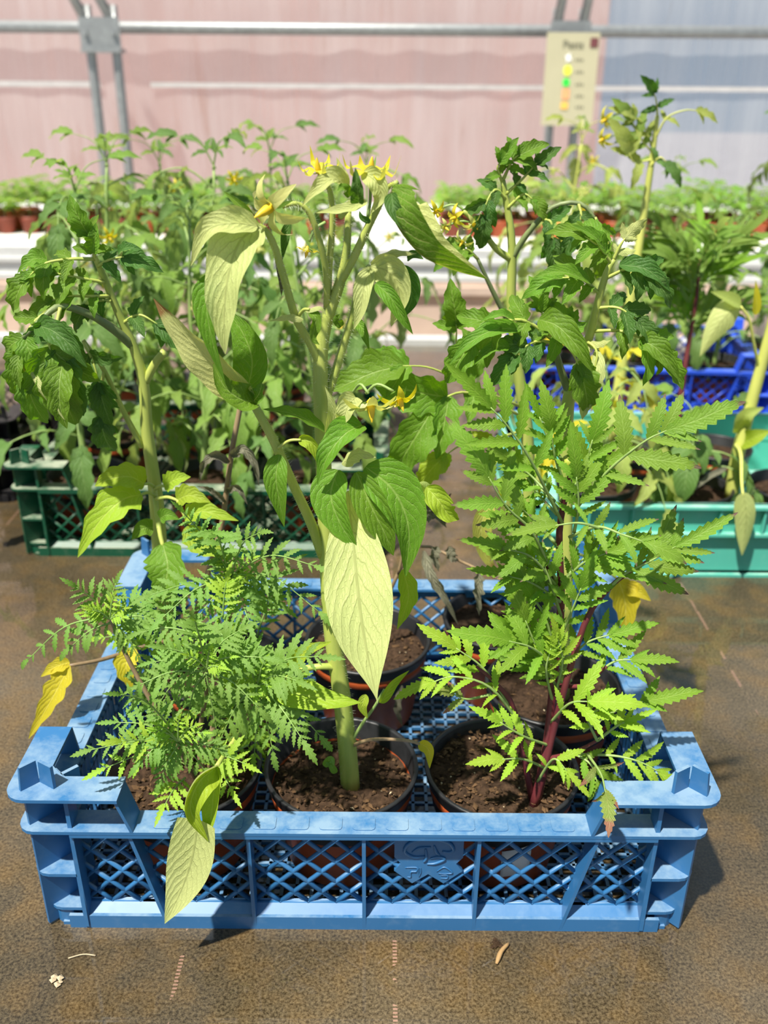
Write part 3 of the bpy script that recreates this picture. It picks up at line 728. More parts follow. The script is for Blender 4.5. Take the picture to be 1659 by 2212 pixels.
# ------------------------------------------------------------------ A: the large tomato in the middle pot
A = thing('potted_tomato', (-0.026, 0.066, 0.0058), 'tall wilting tomato with large smooth leaves in the front middle pot', 'potted plant')
pot(A, -0.026, 0.066, seed=1, soil_drop=0.013)
S_A = [(757, 1700, .061), (748, 1590, .062), (735, 1480, .063), (716, 1350, .064), (705, 1150, .064), (697, 950, .063), (692, 780, .062), (706, 690, .062), (733, 615, .061), (748, 545, .06), (753, 450, .06)]
sp = spline(PX(S_A), 40); mb = MB()
def radA(t): return 0.0062-0.0024*min(1, t/0.62) if t < 0.62 else max(0.0015, 0.0038-0.0060*(t-0.62))
mb.tube(sp, [radA(i/40) for i in range(41)], 12); stA = put(mb, 'stem', 'st_tom', A, sp[0], True)
BR = []
def brA(pts, r0, r1, mat='st_tom', name='branch'):
    o, s = stemtube(A, PX(pts), r0, r1, mat, name, 16, 8); BR.append((s, r0, r1)); return o
brA([(692, 790, .062), (672, 745, .058), (640, 690, .053), (612, 595, .047), (590, 525, .043), (568, 492, .040), (540, 488, .037)], 0.0024, 0.0013)
brA([(697, 1200, .064), (672, 1130, .060), (635, 1050, .054), (590, 950, .048), (545, 868, .044), (530, 840, .042)], 0.0032, 0.0020)
brA([(700, 870, .064), (722, 810, .066), (742, 745, .067), (762, 680, .066), (775, 620, .064), (798, 575, .06)], 0.0026, 0.0014)
brA([(732, 615, .061), (765, 555, .058), (795, 490, .056), (818, 445, .054), (835, 408, .05), (858, 395, .045)], 0.0022, 0.0013)
brA([(706, 670, .062), (705, 590, .055), (690, 520, .050), (668, 460, .047), (640, 440, .045), (610, 446, .043)], 0.0018, 0.0011, 'st_tom', 'truss_stalk')
brA([(707, 640, .062), (712, 560, .058), (718, 470, .055), (712, 410, .054), (690, 375, .053)], 0.0019, 0.0011, 'st_tom', 'truss_stalk')
brA([(733, 1442, .063), (690, 1440, .058), (640, 1452, .060), (570, 1510, .062), (505, 1600, .035), (468, 1655, .004)], 0.0022, 0.0013, 'st_tom', 'petiole')
brA([(758, 1612, .061), (800, 1598, .05), (860, 1598, .043), (905, 1607, .04), (930, 1638, .04)], 0.0012, 0.0009, 'st_brown', 'petiole')
brA([(760, 1600, .061), (785, 1560, .056), (810, 1525, .05), (830, 1490, .046)], 0.0012, 0.0008, 'st_gr', 'petiole')
brA([(640, 690, .053), (655, 670, .048), (668, 668, .045)], 0.0010, 0.0007)
brA([(735, 470, .055), (760, 440, .052), (775, 420, .05)], 0.0014, 0.001)
brA([(905, 1095, .05), (920, 1072, .047), (940, 1064, .045)], 0.0018, 0.0014)
brA([(600, 968, .047), (625, 952, .045), (650, 950, .044)], 0.0009, 0.0007)
def LA(pts, w, nv, mat, *a, **kw): return hleaf(A, pts, w, nv, mat, *a, **kw)
Ls, Fl = (12, 30), (5, 10)
# left drooping leaf of the top
LA([(565, 490, .038), (520, 520, .032), (492, 600, .026), (484, 690, .024), (487, 765, .025)], 62, (0.25, 1, -0.2), 'pale', L=(-8, -40), Rr=(-12, -35), wave=.12, quilt=.06)
LA([(480, 600, .034), (448, 640, .03), (455, 720, .028), (487, 828, .03)], 34, (-0.4, -1, .3), 'tom', L=(15, 40), Rr=(15, 30), quilt=.16)
LA([(555, 488, .036), (500, 482, .03), (445, 500, .027), (412, 575, .028)], 38, (-0.1, 1, -0.55), 'pale', L=(-5, -40), Rr=(-10, -50), wave=.15, quilt=.05)
LA([(548, 482, .042), (525, 450, .042), (483, 413, .044)], 17, (-0.4, -0.8, .6), 'tom', L=(25, 30), Rr=(25, 30), quilt=.12)
LA([(570, 500, .046), (545, 522, .044), (512, 545, .042)], 17, (0.1, 0.9, -0.6), 'pale', wave=.2)
LA([(625, 480, .05), (618, 520, .05), (610, 562, .05)], 15, (-0.3, -1, .2), 'tomdark', L=(25, 30), Rr=(20, 30), quilt=.15)
LA([(596, 545, .05), (606, 600, .05), (608, 640, .052)], 9, (0.5, -1, .2), 'dry')
# leaves on the little shoots of that branch
LA([(655, 690, .046), (622, 684, .043), (580, 694, .042)], 11, (0.1, 0.7, -.7), 'pale', wave=.2)
LA([(668, 672, .046), (682, 690, .043), (676, 730, .043), (690, 745, .043)], 14, (.5, -1, .2), 'tom', wave=.25)
LA([(660, 672, .046), (690, 664, .044), (705, 680, .044)], 9, (0, 0.6, -1), 'pale')
# crown
LA([(752, 408, .052), (722, 386, .046), (690, 405, .042), (652, 446, .042)], 27, (0, .9, -.6), 'pale', L=(-8, -40), Rr=(-8, -50), wave=.18, quilt=.08)
LA([(792, 436, .045), (745, 452, .04), (683, 460, .039)], 17, (0, .8, -.7), 'pale', L=(-20, -20), Rr=(-10, -30), wave=.15)
LA([(775, 438, .04), (772, 405, .035), (768, 362, .036)], 23, (-.1, -1, .5), 'tomdark', L=(30, 30), Rr=(30, 30), wave=.3, quilt=.15)
LA([(785, 372, .046), (812, 392, .042), (822, 425, .042), (800, 462, .044)], 28, (.1, 1, -.3), 'pale', L=(-15, -40), Rr=(-15, -40), wave=.2)
LA([(752, 400, .055), (738, 370, .055), (727, 340, .056)], 12, (-.2, 1, .2), 'pale', wave=.1)
LA([(755, 425, .046), (742, 405, .042), (728, 412, .04)], 12, (0, -1, .6), 'tom', wave=.3)
LA([(800, 480, .05), (782, 470, .048), (776, 455, .048)], 8, (0, -1, .3), 'tomdark')
LA([(848, 400, .045), (875, 398, .04), (906, 410, .038)], 13, (0, -.6, 1), 'tom', L=(-20, -30), Rr=(-20, -30), quilt=.1)
LA([(846, 408, .042), (848, 470, .032), (905, 548, .028), (975, 582, .029), (1052, 603, .034)], 84, (-0.1, 1, -0.1), 'pale', L=(-138, 12), Rr=(-4, -6), quilt=.05, wave=.06, n=34, m=6)
LA([(846, 418, .038), (852, 450, .032), (880, 490, .031), (905, 515, .033)], 22, (-.3, -1, .3), 'tomdark', L=(20, 30), Rr=(20, 40), quilt=.12)
# right drooping cluster
LA([(800, 578, .058), (786, 620, .052), (778, 670, .05), (764, 712, .05)], 24, (.2, 1, -.1), 'pale', L=(-12, -30), Rr=(-12, -30), quilt=.04)
LA([(800, 575, .058), (842, 590, .056), (862, 640, .056), (845, 705, .058)], 42, (-.2, 1, -.3), 'pale', L=(-12, -30), Rr=(-12, -50), quilt=.05)
LA([(812, 612, .05), (842, 640, .045), (870, 685, .044), (892, 722, .045)], 22, (-.3, -1, .5), 'tom', L=(20, 30), Rr=(20, 30), quilt=.18)
LA([(858, 575, .06), (884, 610, .06), (888, 650, .061), (868, 690, .062)], 24, (.3, -1, .2), 'tomdark', quilt=.1)
LA([(800, 568, .06), (850, 545, .058), (900, 548, .06)], 17, (0, .6, -.8), 'pale', wave=.12)
LA([(880, 560, .064), (895, 552, .062), (915, 560, .062)], 14, (0, -.8, .8), 'tomdark')
LA([(768, 690, .062), (785, 715, .056), (798, 757, .055)], 15, (-.2, -1, .4), 'tom', L=(20, 30), Rr=(20, 30), wave=.2)
LA([(738, 705, .06), (728, 690, .057), (735, 678, .056)], 12, (0, -1, .5), 'tom', wave=.3)
# leaves of the long left branch
LA([(545, 862, .043), (470, 795, .036), (400, 725, .034), (332, 645, .036)], 52, (0.35, 1, -.2), 'yellowbrown', L=(-10, -45), Rr=(-10, -25), quilt=.07, wave=.1, n=32)
LA([(535, 842, .048), (545, 780, .05), (525, 720, .052), (490, 668, .056)], 46, (-.1, -1, .4), 'tom', quilt=.14, L=(15, 25), Rr=(15, 25))
LA([(548, 868, .04), (520, 862, .034), (485, 835, .032), (460, 785, .034)], 42, (-.1, -.9, .6), 'tom', L=(15, 60), Rr=(10, 30), wave=.1, quilt=.1)
LA([(545, 870, .042), (560, 850, .037), (566, 825, .037)], 22, (-.5, -1, .3), 'pale', wave=.2)
LA([(604, 982, .044), (596, 1030, .04), (603, 1080, .04), (614, 1138, .042)], 29, (-.1, -1, .3), 'tom', L=(12, 15), Rr=(14, 18), quilt=.10)
LA([(702, 932, .058), (660, 905, .05), (615, 890, .046), (568, 884, .046)], 21, (-.1, -.75, 1), 'tom', wave=.22, L=(18, 20), Rr=(18, 20), quilt=.1)
LA([(645, 950, .045), (672, 955, .043), (690, 985, .043), (692, 1028, .045)], 20, (-.5, -1, .2), 'tomlime', L=(20, 30), Rr=(25, 40))
# middle cluster
LA([(708, 945, .052), (722, 900, .046), (718, 865, .044), (702, 835, .044)], 17, (.3, 1, .1), 'pale', L=(-20, -40), Rr=(-10, -30))
LA([(768, 858, .05), (752, 875, .043), (742, 900, .041), (722, 930, .042)], 30, (.1, 1, -.3), 'pale', L=(-15, -40), Rr=(-15, -50), wave=.2)
LA([(782, 918, .044), (745, 938, .035), (708, 985, .031), (686, 1048, .032)], 40, (-.35, -1, .55), 'tom', L=(18, 40), Rr=(16, 25), wave=.15, quilt=.12)
LA([(738, 1002, .046), (772, 980, .04), (812, 988, .039)], 20, (0, .8, -.8), 'pale', wave=.25)
LA([(730, 1015, .042), (715, 1070, .034), (735, 1130, .030), (772, 1188, .028)], 48, (-.35, -1, .35), 'tom', L=(14, 20), Rr=(14, 30), quilt=.10, n=30)
LA([(790, 1008, .044), (850, 1060, .040), (882, 1140, .037), (876, 1245, .036)], 62, (.3, -1, .35), 'tom', L=(14, 20), Rr=(14, 25), quilt=.10, n=30)
LA([(770, 1020, .040), (800, 1090, .034), (830, 1150, .033), (850, 1200, .034)], 44, (.05, -1, .4), 'tom', quilt=.12, L=(20, 25), Rr=(20, 25))
LA([(752, 1060, .046), (764, 1190, .026), (782, 1350, .006), (816, 1520, -.012)], 80, (-0.12, 1, -.5), 'pale', p_low, L=(-6, -14), Rr=(-6, -14), quilt=.035, nq=10, wave=.04, n=44, m=7)
LA([(870, 1230, .06), (882, 1290, .062), (858, 1360, .064)], 26, (.1, -1, .4), 'tomlime', p_lobed(4, .2), wave=.1)
LA([(922, 1052, .044), (948, 1082, .04), (968, 1110, .04), (992, 1122, .042)], 36, (.15, -1, .4), 'tomlime', L=(25, 50), Rr=(15, 40), wave=.2)
LA([(930, 1070, .046), (915, 1050, .044), (905, 1042, .044)], 14, (.3, 1, 0), 'tomlime')
# low leaves
LA([(596, 1492, .034), (650, 1500, .028), (710, 1512, .025), (780, 1518, .025)], 36, (.05, -.7, 1), 'tomlime', L=(10, 10), Rr=(15, -20), wave=.1, quilt=.08)
LA([(625, 1448, .045), (660, 1408, .042), (716, 1386, .042)], 20, (.1, -.8, .8), 'tomlime', wave=.12)
LA([(822, 1518, .048), (848, 1478, .044), (884, 1448, .044)], 15, (.3, -1, .6), 'tomlime', L=(30, 20), Rr=(30, 20))
LA([(790, 1500, .05), (783, 1525, .047), (794, 1552, .047)], 13, (0, -1, .3), 'tomlime')
LA([(905, 1605, .04), (925, 1620, .037), (928, 1660, .038)], 15, (.2, -1, .5), 'yellow')
LA([(470, 1655, .002), (430, 1690, -.010), (412, 1750, -.016), (450, 1818, -.018)], 42, (.35, -1, .3), 'tomlime', L=(15, 60), Rr=(20, 75), n=30, m=6)
LA([(468, 1655, .001), (462, 1710, -.006), (455, 1770, -.012), (440, 1820, -.013)], 30, (-.5, -1, .4), 'tomlime', L=(15, 30), Rr=(15, 40))
LA([(428, 1770, -.013), (415, 1850, -.0150), (392, 1920, -.019), (356, 1995, -.026)], 52, (.1, 1, -.3), 'pale', p_tail, L=(-6, -14), Rr=(-8, -20), quilt=.03, n=34, m=5)
LA([(700, 1655, .05), (715, 1640, .047), (722, 1655, .046)], 10, (0, -1, .6), 'fern'); LA([(725, 1670, .05), (716, 1655, .048), (702, 1645, .047)], 9, (0, -1, .6), 'fern')
# flowers
def fl(px, py, Y, ax, s, mat='petal', seed=0, stalk=None, **k):
    return flower(A, U(px, py, Y), ax, s, mat, 6, seed=seed, stalk=PX(stalk) if stalk else None, **k)
fl(588, 446, .040, (-.55, -.55, -.3), .0210, 'petalpale', 1, reflex=.7); fl(688, 372, .052, (-.1, -.25, .95), .0125, 'petal', 2, reflex=-1.5); fl(800, 380, .05, (.1, -.2, .95), .0165, 'petal', 3, [(795, 470, .055), (800, 430, .054), (800, 390, .051)], reflex=-1.4)
fl(664, 535, .05, (-.2, -.2, -1), .0095, 'petal', 4, [(703, 480, .052), (680, 495, .05), (668, 522, .05)], reflex=-.5)
fl(800, 868, .046, (.1, -.5, -1), .0200, 'petalpale', 5, [(760, 850, .06), (778, 830, .055), (796, 850, .051)], reflex=.2); fl(862, 858, .052, (.3, -.6, -.8), .0150, 'petal', 6, [(790, 850, .06), (815, 830, .058), (850, 845, .056)], reflex=.5)
# fine hairs on stem and branches
rg = random.Random(3); mb = MB()
def hairs(s, rad, cnt, ln=0.0026):
    n = len(s)-1
    for i in range(cnt):
        u = rg.random()*n; k = min(int(u), n-1); p = s[k].lerp(s[k+1], u-k); T = (s[k+1]-s[k]).normalized()
        d = T.orthogonal().normalized(); d = M.Rotation(rg.random()*2*pi, 3, T) @ d
        q = p+d*rad(u/n)*0.95; l = ln*rg.uniform(.5, 1.2); sd_ = T*0.00007
        mb.add([q-sd_, q+sd_, q+d*l+V((0, 0, rg.uniform(-.4, .4)*l))], [(0, 1, 2)])
hairs(sp, radA, 1300)
for s, r0, r1 in BR[:6]: hairs(s, lambda t: r0+(r1-r0)*t, 420, 0.0022)
hr = put(mb, 'stem_hairs', 'hair', A, sp[0]); hr['kind'] = 'stuff'

# ------------------------------------------------------------------ B: fern-leaved marigold, front left pot
B = thing('potted_marigold', (-0.1265, 0.066, 0.0058), 'bushy fern-leaved marigold in the front left pot', 'potted plant')
pot(B, -0.1265, 0.066, seed=2)
def st(plant, pts, r0, r1, mat, name='stem', n=14): return stemtube(plant, PX(pts), r0, r1, mat, name, n, 7)[0]
st(B, [(440, 1690, .06), (430, 1600, .06), (445, 1500, .045), (447, 1450, .03)], .0020, .0010, 'st_brown')
st(B, [(445, 1690, .062), (470, 1500, .075), (495, 1350, .085), (500, 1255, .09)], .0022, .0010, 'st_brown')
st(B, [(430, 1690, .06), (330, 1520, .066), (275, 1420, .068), (240, 1340, .07)], .0020, .0010, 'st_brown')
st(B, [(450, 1690, .058), (520, 1580, .05), (555, 1490, .04)], .0020, .0010, 'st_brown')
st(B, [(435, 1695, .058), (400, 1640, .04), (385, 1605, .022)], .0018, .0009, 'st_brown')
rg = random.Random(11); NB = 0
def fernleaf(c, tip, arch, np_, ll, mat, seed, Y0, Y1):
    a, b = U(c[0], c[1], Y0), U(tip[0], tip[1], Y1)
    mid = a.lerp(b, .5)+V((0, -0.2, 1))*arch*(b-a).length
    nrm = V((0, -0.75, 0.75))+(b-a).normalized()*(-0.2)
    sc = ll*1.12*mpp(mid)
    compound(B, [a, mid, b], nrm, 'fern', np_, sc, mat, 'st_fern', .0006, 62, .14, .55, seed, True, .18, .9, .12)
TIPS = [((447, 1445), .03, [(330, 1540), (300, 1480), (360, 1400), (420, 1340), (520, 1360), (570, 1420), (560, 1530), (470, 1590), (400, 1580), (330, 1430)], 52, .02),
        ((500, 1250), .09, [(395, 1105), (455, 1150), (562, 1150), (680, 1222), (325, 1285), (350, 1335), (430, 1330), (540, 1350), (690, 1322), (600, 1300), (470, 1200)], 55, .06),
        ((238, 1338), .07, [(165, 1268), (60, 1425), (322, 1290), (300, 1420), (150, 1400), (250, 1260), (340, 1340)], 48, .06),
        ((556, 1482), .04, [(690, 1418), (655, 1600), (590, 1625), (692, 1590), (470, 1610), (520, 1400), (640, 1470), (620, 1540)], 62, .02),
        ((385, 1600), .022, [(195, 1620), (250, 1560), (300, 1650), (345, 1690), (460, 1690), (330, 1530), (480, 1620), (260, 1500)], 52, .005)]
k = 0
for c, Y0, tips, ll, Y1 in TIPS:
    for tp in tips:
        fernleaf((c[0]+rg.uniform(-8, 8), c[1]+rg.uniform(-8, 8)), tp, rg.uniform(.06, .2), rg.choice((6, 7, 7, 8)), ll*rg.uniform(.85, 1.15), 'fern', k, Y0, Y1+rg.uniform(-.015, .02)); k += 1
    for i in range(7):
        q = rg.random()*2*pi; r_ = rg.uniform(30, 60)
        fernleaf(c, (c[0]+r_*cos(q), c[1]+r_*sin(q)*.7-18), .1, 5, 26, 'fernlime', k, Y0-.004, Y0-.012); k += 1
for tp, c in (((225, 1660), (400, 1620)), ((262, 1600), (395, 1625)), ((500, 1705), (460, 1650)), ((355, 1740), (400, 1680)), ((530, 1650), (450, 1640))):
    fernleaf(c, tp, .1, 5, 55, 'fernlime', k, .03, .004); k += 1
for i in range(42):          # inner and rear foliage
    q = rg.random()*2*pi; a = (rg.uniform(300, 580), rg.uniform(1330, 1640)); Y0 = rg.uniform(.05, .11)
    fernleaf(a, (a[0]+rg.uniform(90, 150)*cos(q), a[1]+rg.uniform(60, 110)*sin(q)), .12, 6, 50, rg.choice(('fern', 'fern', 'fernlime')), k, Y0, Y0+rg.uniform(-.03, .03)); k += 1

# ------------------------------------------------------------------ C: broad-leaved marigold, front right pot
Cc = thing('potted_marigold', (0.0767, 0.066, 0.0058), 'upright dark-stemmed marigold with a green bud in the front right pot', 'potted plant')
pot(Cc, 0.0767, 0.066, seed=3, crumbs=700, soil_drop=0.006)
st(Cc, [(1152, 1742, .040), (1180, 1620, .046), (1198, 1450, .055), (1212, 1300, .06), (1208, 1150, .058), (1228, 1045, .05), (1234, 1015, .048)], .0032, .0013, 'st_red', n=24)
st(Cc, [(1158, 1738, .042), (1200, 1560, .046), (1262, 1350, .045), (1325, 1262, .045), (1400, 1212, .046)], .0026, .0010, 'st_red')
st(Cc, [(1150, 1730, .042), (1112, 1540, .044), (1075, 1480, .04), (1030, 1440, .035)], .0022, .0009, 'st_red')
st(Cc, [(1212, 1300, .06), (1175, 1215, .05), (1150, 1150, .044), (1095, 1110, .04)], .0019, .0010, 'st_red', 'branch')
st(Cc, [(1200, 1480, .055), (1260, 1480, .045), (1310, 1440, .04)], .0016, .0009, 'st_red', 'branch')
st(Cc, [(1180, 1640, .046), (1240, 1625, .036), (1290, 1600, .03)], .0016, .0009, 'st_red', 'branch')
def ML(pts, npairs, ll, mat, nrm=(0, -0.9, .55), seed=0, **kw):
    w = PX(pts); kw.setdefault('droop', .05); kw.setdefault('ang', 50); kw.setdefault('start', .30)
    compound(Cc, w, nrm, kw.pop('lib', 'mari'), npairs, ll*1.18*mpp(w[1]), mat, kw.pop('stem', 'st_gr'), .0009, seed=seed, **kw)
M1 = [([(1215, 1130, .05), (1150, 1000, .035), (1100, 925, .03), (1060, 880, .028)], 4, 112, 'mari', (.1, -1, .35)),
 ([(1235, 1110, .05), (1310, 1020, .04), (1390, 955, .034), (1440, 930, .032)], 4, 128, 'maritip', (-.25, -1, .4)),
 ([(1200, 1250, .052), (1150, 1150, .038), (1095, 1095, .030), (1055, 1030, .027)], 4, 118, 'maritip', (.2, -1, .45)),
 ([(1225, 1060, .05), (1200, 990, .045), (1190, 930, .042)], 4, 88, 'mari', (0, -1, .3)),
 ([(1240, 1080, .048), (1262, 1010, .043), (1280, 950, .042)], 3, 100, 'mari', (-.1, -1, .3)),
 ([(1240, 1150, .048), (1250, 1090, .04), (1245, 1030, .038)], 4, 95, 'mari', (0, -1, .4)),
 ([(1230, 1160, .05), (1290, 1138, .035), (1345, 1155, .028), (1390, 1170, .025)], 3, 85, 'maritip', (0, -.7, .8)),
 ([(1300, 1142, .035), (1250, 1130, .03), (1200, 1135, .028)], 2, 85, 'maritip', (0, -.7, .8)),
 ([(1300, 1285, .045), (1350, 1240, .042), (1405, 1212, .04), (1460, 1180, .04)], 5, 112, 'maritip', (-.2, -1, .5)),
 ([(1205, 1270, .055), (1150, 1205, .04), (1090, 1185, .034)], 3, 92, 'maritip', (.1, -.8, .7)),
 ([(1210, 1300, .056), (1150, 1260, .044), (1100, 1245, .04)], 3, 78, 'mari', (0, -.8, .8)),
 ([(1212, 1260, .056), (1262, 1215, .045), (1310, 1195, .042)], 4, 95, 'mari', (-.1, -.9, .6)),
 ([(1212, 1330, .056), (1190, 1260, .048), (1175, 1220, .046)], 3, 80, 'mari', (0, -1, .5)),
 ([(1205, 1390, .055), (1235, 1320, .045), (1255, 1270, .042)], 4, 82, 'mari', (0, -1, .5)),
 ([(1140, 1590, .044), (1065, 1490, .032), (985, 1462, .028), (930, 1475, .027)], 4, 72, 'marilime', (0, -.6, 1)),
 ([(1105, 1530, .044), (1045, 1445, .04), (985, 1400, .04)], 4, 78, 'marilime', (.1, -.9, .6)),
 ([(1200, 1440, .052), (1150, 1400, .034), (1100, 1385, .028)], 3, 112, 'mari', (0, -.8, .8)),
 ([(1200, 1480, .052), (1160, 1400, .042), (1135, 1340, .04)], 3, 100, 'mari', (0, -1, .4)),
 ([(1185, 1610, .046), (1130, 1590, .032), (1080, 1560, .028)], 4, 64, 'marilime', (0, -.7, .9)),
 ([(1190, 1560, .048), (1230, 1520, .03), (1275, 1515, .025)], 3, 92, 'marilime', (0, -.7, .9)),
 ([(1180, 1660, .044), (1130, 1640, .03), (1085, 1640, .026)], 3, 62, 'marilime', (0, -.7, .9)),
 ([(1225, 1630, .042), (1320, 1632, .03), (1380, 1645, .026), (1425, 1668, .024)], 5, 66, 'marilime', (0, -.8, .8)),
 ([(1260, 1580, .042), (1340, 1530, .04), (1390, 1515, .038)], 2, 98, 'mari', (0, -.8, .8)),
 ([(1270, 1630, .032), (1298, 1672, .006), (1308, 1712, -.010)], 2, 80, 'marirose', (0, -1, .4)),
 ([(1160, 1690, .042), (1195, 1640, .03), (1225, 1665, .024)], 3, 62, 'marilime', (0, -.7, .9)),
 ([(1200, 1420, .054), (1180, 1340, .05), (1150, 1290, .048)], 3, 80, 'mari', (0, -1, .5)),
 ([(1215, 1440, .054), (1265, 1390, .048), (1320, 1370, .046)], 4, 82, 'mari', (0, -.8, .7)),
 ([(1270, 1470, .044), (1325, 1430, .04), (1365, 1425, .038)], 3, 78, 'mari', (0, -.7, .9)),
 ([(1200, 1500, .052), (1215, 1430, .042), (1205, 1380, .04)], 5, 55, 'marilime', (0, -1, .4)),
 ([(1195, 1520, .052), (1180, 1450, .042), (1190, 1400, .04)], 4, 50, 'marilime', (0, -1, .4)),
 ([(1290, 1600, .03), (1270, 1550, .026), (1300, 1530, .024)], 3, 60, 'marilime', (0, -.8, .8)),
 ([(1290, 1600, .032), (1330, 1570, .026), (1350, 1560, .026)], 3, 60, 'marilime', (0, -.8, .8)),
 ([(1060, 1500, .04), (1010, 1510, .036), (980, 1500, .034)], 1, 62, 'marirose', (0, -.8, .8)),
 ([(1225, 1620, .04), (1275, 1650, .03), (1290, 1690, .024)], 3, 70, 'mari', (0, -.9, .6)),
 ([(1220, 1000, .05), (1190, 960, .05), (1165, 900, .05)], 3, 70, 'mari', (0, -1, .2))]
rm_ = random.Random(9)
for i in range(16):
    yv = rm_.uniform(1020, 1480); xs = 1210+rm_.uniform(-15, 25); q = rm_.choice((-1, 1)); Y_ = rm_.uniform(.055, .085)
    M1.append(([(xs, yv+60, .058), (xs+q*45, yv+10, Y_), (xs+q*rm_.uniform(70, 100), yv-rm_.uniform(0, 45), Y_)], 3, rm_.uniform(62, 82), 'mari', (q*.1, -.9, .6)))
for i, (pts, n_, ll, mt_, nn) in enumerate(M1): ML(pts, n_, ll, mt_, nn, 100+i, jit=.34)
# bud
c = U(1231, 1000, .046); mb = MB(); k = 16
mb.lathe([(0.0004, -0.006), (0.0014, -0.0052), (0.0030, -0.003), (0.0042, 0.0), (0.0040, 0.0022), (0.0026, 0.0036), (0.0010, 0.0039), (0.0002, 0.0032)], k, c)
vs = []
for i, p in enumerate(mb.v):
    q = V(p)-c; s_ = 1+0.10*cos(8*atan2(q.y, q.x)); vs.append((c.x+q.x*s_, c.y+q.y*s_, p[2]))
mb.v = vs; bd = put(mb, 'flower_bud', 'bud', Cc, c, True)

# ------------------------------------------------------------------ D: tomato in the rear left pot of the blue crate
Dp = thing('potted_tomato', (-0.120, 0.178, 0.0058), 'arching cut-leaved tomato rising behind the fern-leaved marigold', 'potted plant')
pot(Dp, -0.120, 0.178, seed=4, crumbs=120)
st(Dp, [(372, 1430, .178), (350, 1250, .178), (340, 1100, .176), (332, 1030, .174), (318, 930, .172), (311, 830, .17), (290, 752, .168), (262, 690, .165), (225, 600, .16), (205, 555, .155)], .0062, .0016, 'st_tom', n=30)
st(Dp, [(285, 745, .168), (250, 715, .16), (195, 680, .15), (130, 662, .14), (90, 690, .132), (50, 730, .128)], .0032, .0013, 'st_dark', 'branch')
st(Dp, [(308, 965, .172), (270, 895, .168), (225, 800, .162), (180, 735, .158)], .0022, .0012, 'st_tom', 'branch')
st(Dp, [(314, 825, .17), (335, 785, .168), (355, 760, .166)], .0028, .0026, 'st_tom', 'branch')
st(Dp, [(333, 1050, .172), (338, 1100, .160), (345, 1150, .150), (352, 1180, .145)], .0022, .0014, 'st_tom', 'petiole')
def TL(plant, pts, npairs, ll, mat='tom', nrm=(0, -0.6, .9), seed=0, lib='tom', stem='st_tom', joined=False, **kw):
    w = PX(pts); kw.setdefault('droop', .3); kw.setdefault('ang', 58); kw.setdefault('start', .3)
    compound(plant, w, nrm, lib, npairs, ll*1.22*mpp(w[1]), mat, stem, kw.pop('rad', .0011), seed=seed, joined=joined, **kw)
for i, (pts, n_, ll, mt_, nn) in enumerate([
 ([(205, 560, .155), (150, 560, .15), (95, 570, .145), (60, 600, .142)], 3, 66, 'tom', (.1, -.8, .8)),
 ([(205, 560, .155), (200, 530, .152), (190, 505, .15)], 2, 62, 'tom', (0, -1, .2)),
 ([(210, 575, .156), (240, 560, .154), (268, 555, .152)], 2, 60, 'tomdark', (0, -.9, .7)),
 ([(225, 610, .158), (170, 600, .15), (120, 590, .146)], 3, 60, 'tom', (0, -.8, .8)),
 ([(235, 640, .16), (200, 640, .152), (150, 640, .147), (110, 650, .145)], 3, 55, 'tom', (0, -.8, .8)),
 ([(240, 650, .16), (215, 650, .158), (190, 665, .156)], 2, 50, 'tomdark', (0, -.9, .7)),
 ([(130, 662, .14), (80, 690, .132), (50, 735, .128), (40, 775, .128)], 3, 72, 'tom', (-.1, -1, .5)),
 ([(130, 665, .138), (120, 720, .13), (130, 760, .128)], 2, 118, 'tomdark', (.1, -1, .4)),
 ([(100, 690, .136), (105, 740, .128), (115, 775, .127)], 1, 125, 'tom', (.1, -1, .3)),
 ([(60, 725, .13), (50, 780, .128), (60, 820, .128)], 2, 90, 'tom', (0, -1, .3)),
 ([(180, 738, .158), (200, 780, .15), (215, 830, .148)], 2, 75, 'tomdark', (0, -1, .3)),
 ([(225, 800, .162), (215, 860, .158), (220, 900, .158)], 2, 78, 'tomdark', (0, -1, .3)),
 ([(262, 700, .165), (300, 680, .16), (340, 700, .158)], 2, 66, 'tomdark', (0, -.8, .8))]):
    TL(Dp, pts, n_, ll, mt_, nn, 200+i)
for pts, w_, nn, mt_ in (([(78, 702, .13), (115, 715, .12), (155, 748, .116), (188, 794, .116)], 34, (-.2, -1, .6), 'tomdark'), ([(135, 785, .125), (128, 830, .117), (130, 880, .115), (145, 926, .115)], 42, (.1, -1, .3), 'tom'),
    ([(62, 800, .122), (85, 840, .116), (115, 880, .114), (140, 908, .114)], 15, (.2, 1, .2), 'pale'), ([(40, 765, .124), (38, 800, .12), (44, 842, .119)], 20, (0, -1, .3), 'tom'), ([(100, 560, .14), (70, 560, .136), (38, 590, .135)], 24, (0, -.8, .8), 'tom'),
    ([(200, 545, .15), (205, 515, .146), (208, 480, .146)], 24, (-.1, -1, .3), 'tom'), ([(255, 548, .15), (275, 535, .147), (308, 540, .147)], 17, (0, -.8, .8), 'tomdark')):
    hleaf(Dp, pts, w_, nn, mt_, p_lobed(4, .25, .3), quilt=.16, wave=.1, L=(18, 25), Rr=(18, 25))
def LD(pts, w, nv, mat, **kw): kw.setdefault('prof', p_lobed(5, .26)); kw.setdefault('n', 30); return hleaf(Dp, pts, w, nv, mat, **kw)
LD([(305, 1068, .155), (262, 1082, .145), (212, 1130, .138), (168, 1204, .136)], 52, (-.2, -1, .6), 'tomlime', prof=p_lobed(4, .42, .2), petiole=[(335, 1072, .165), (320, 1064, .16), (303, 1069, .155)])
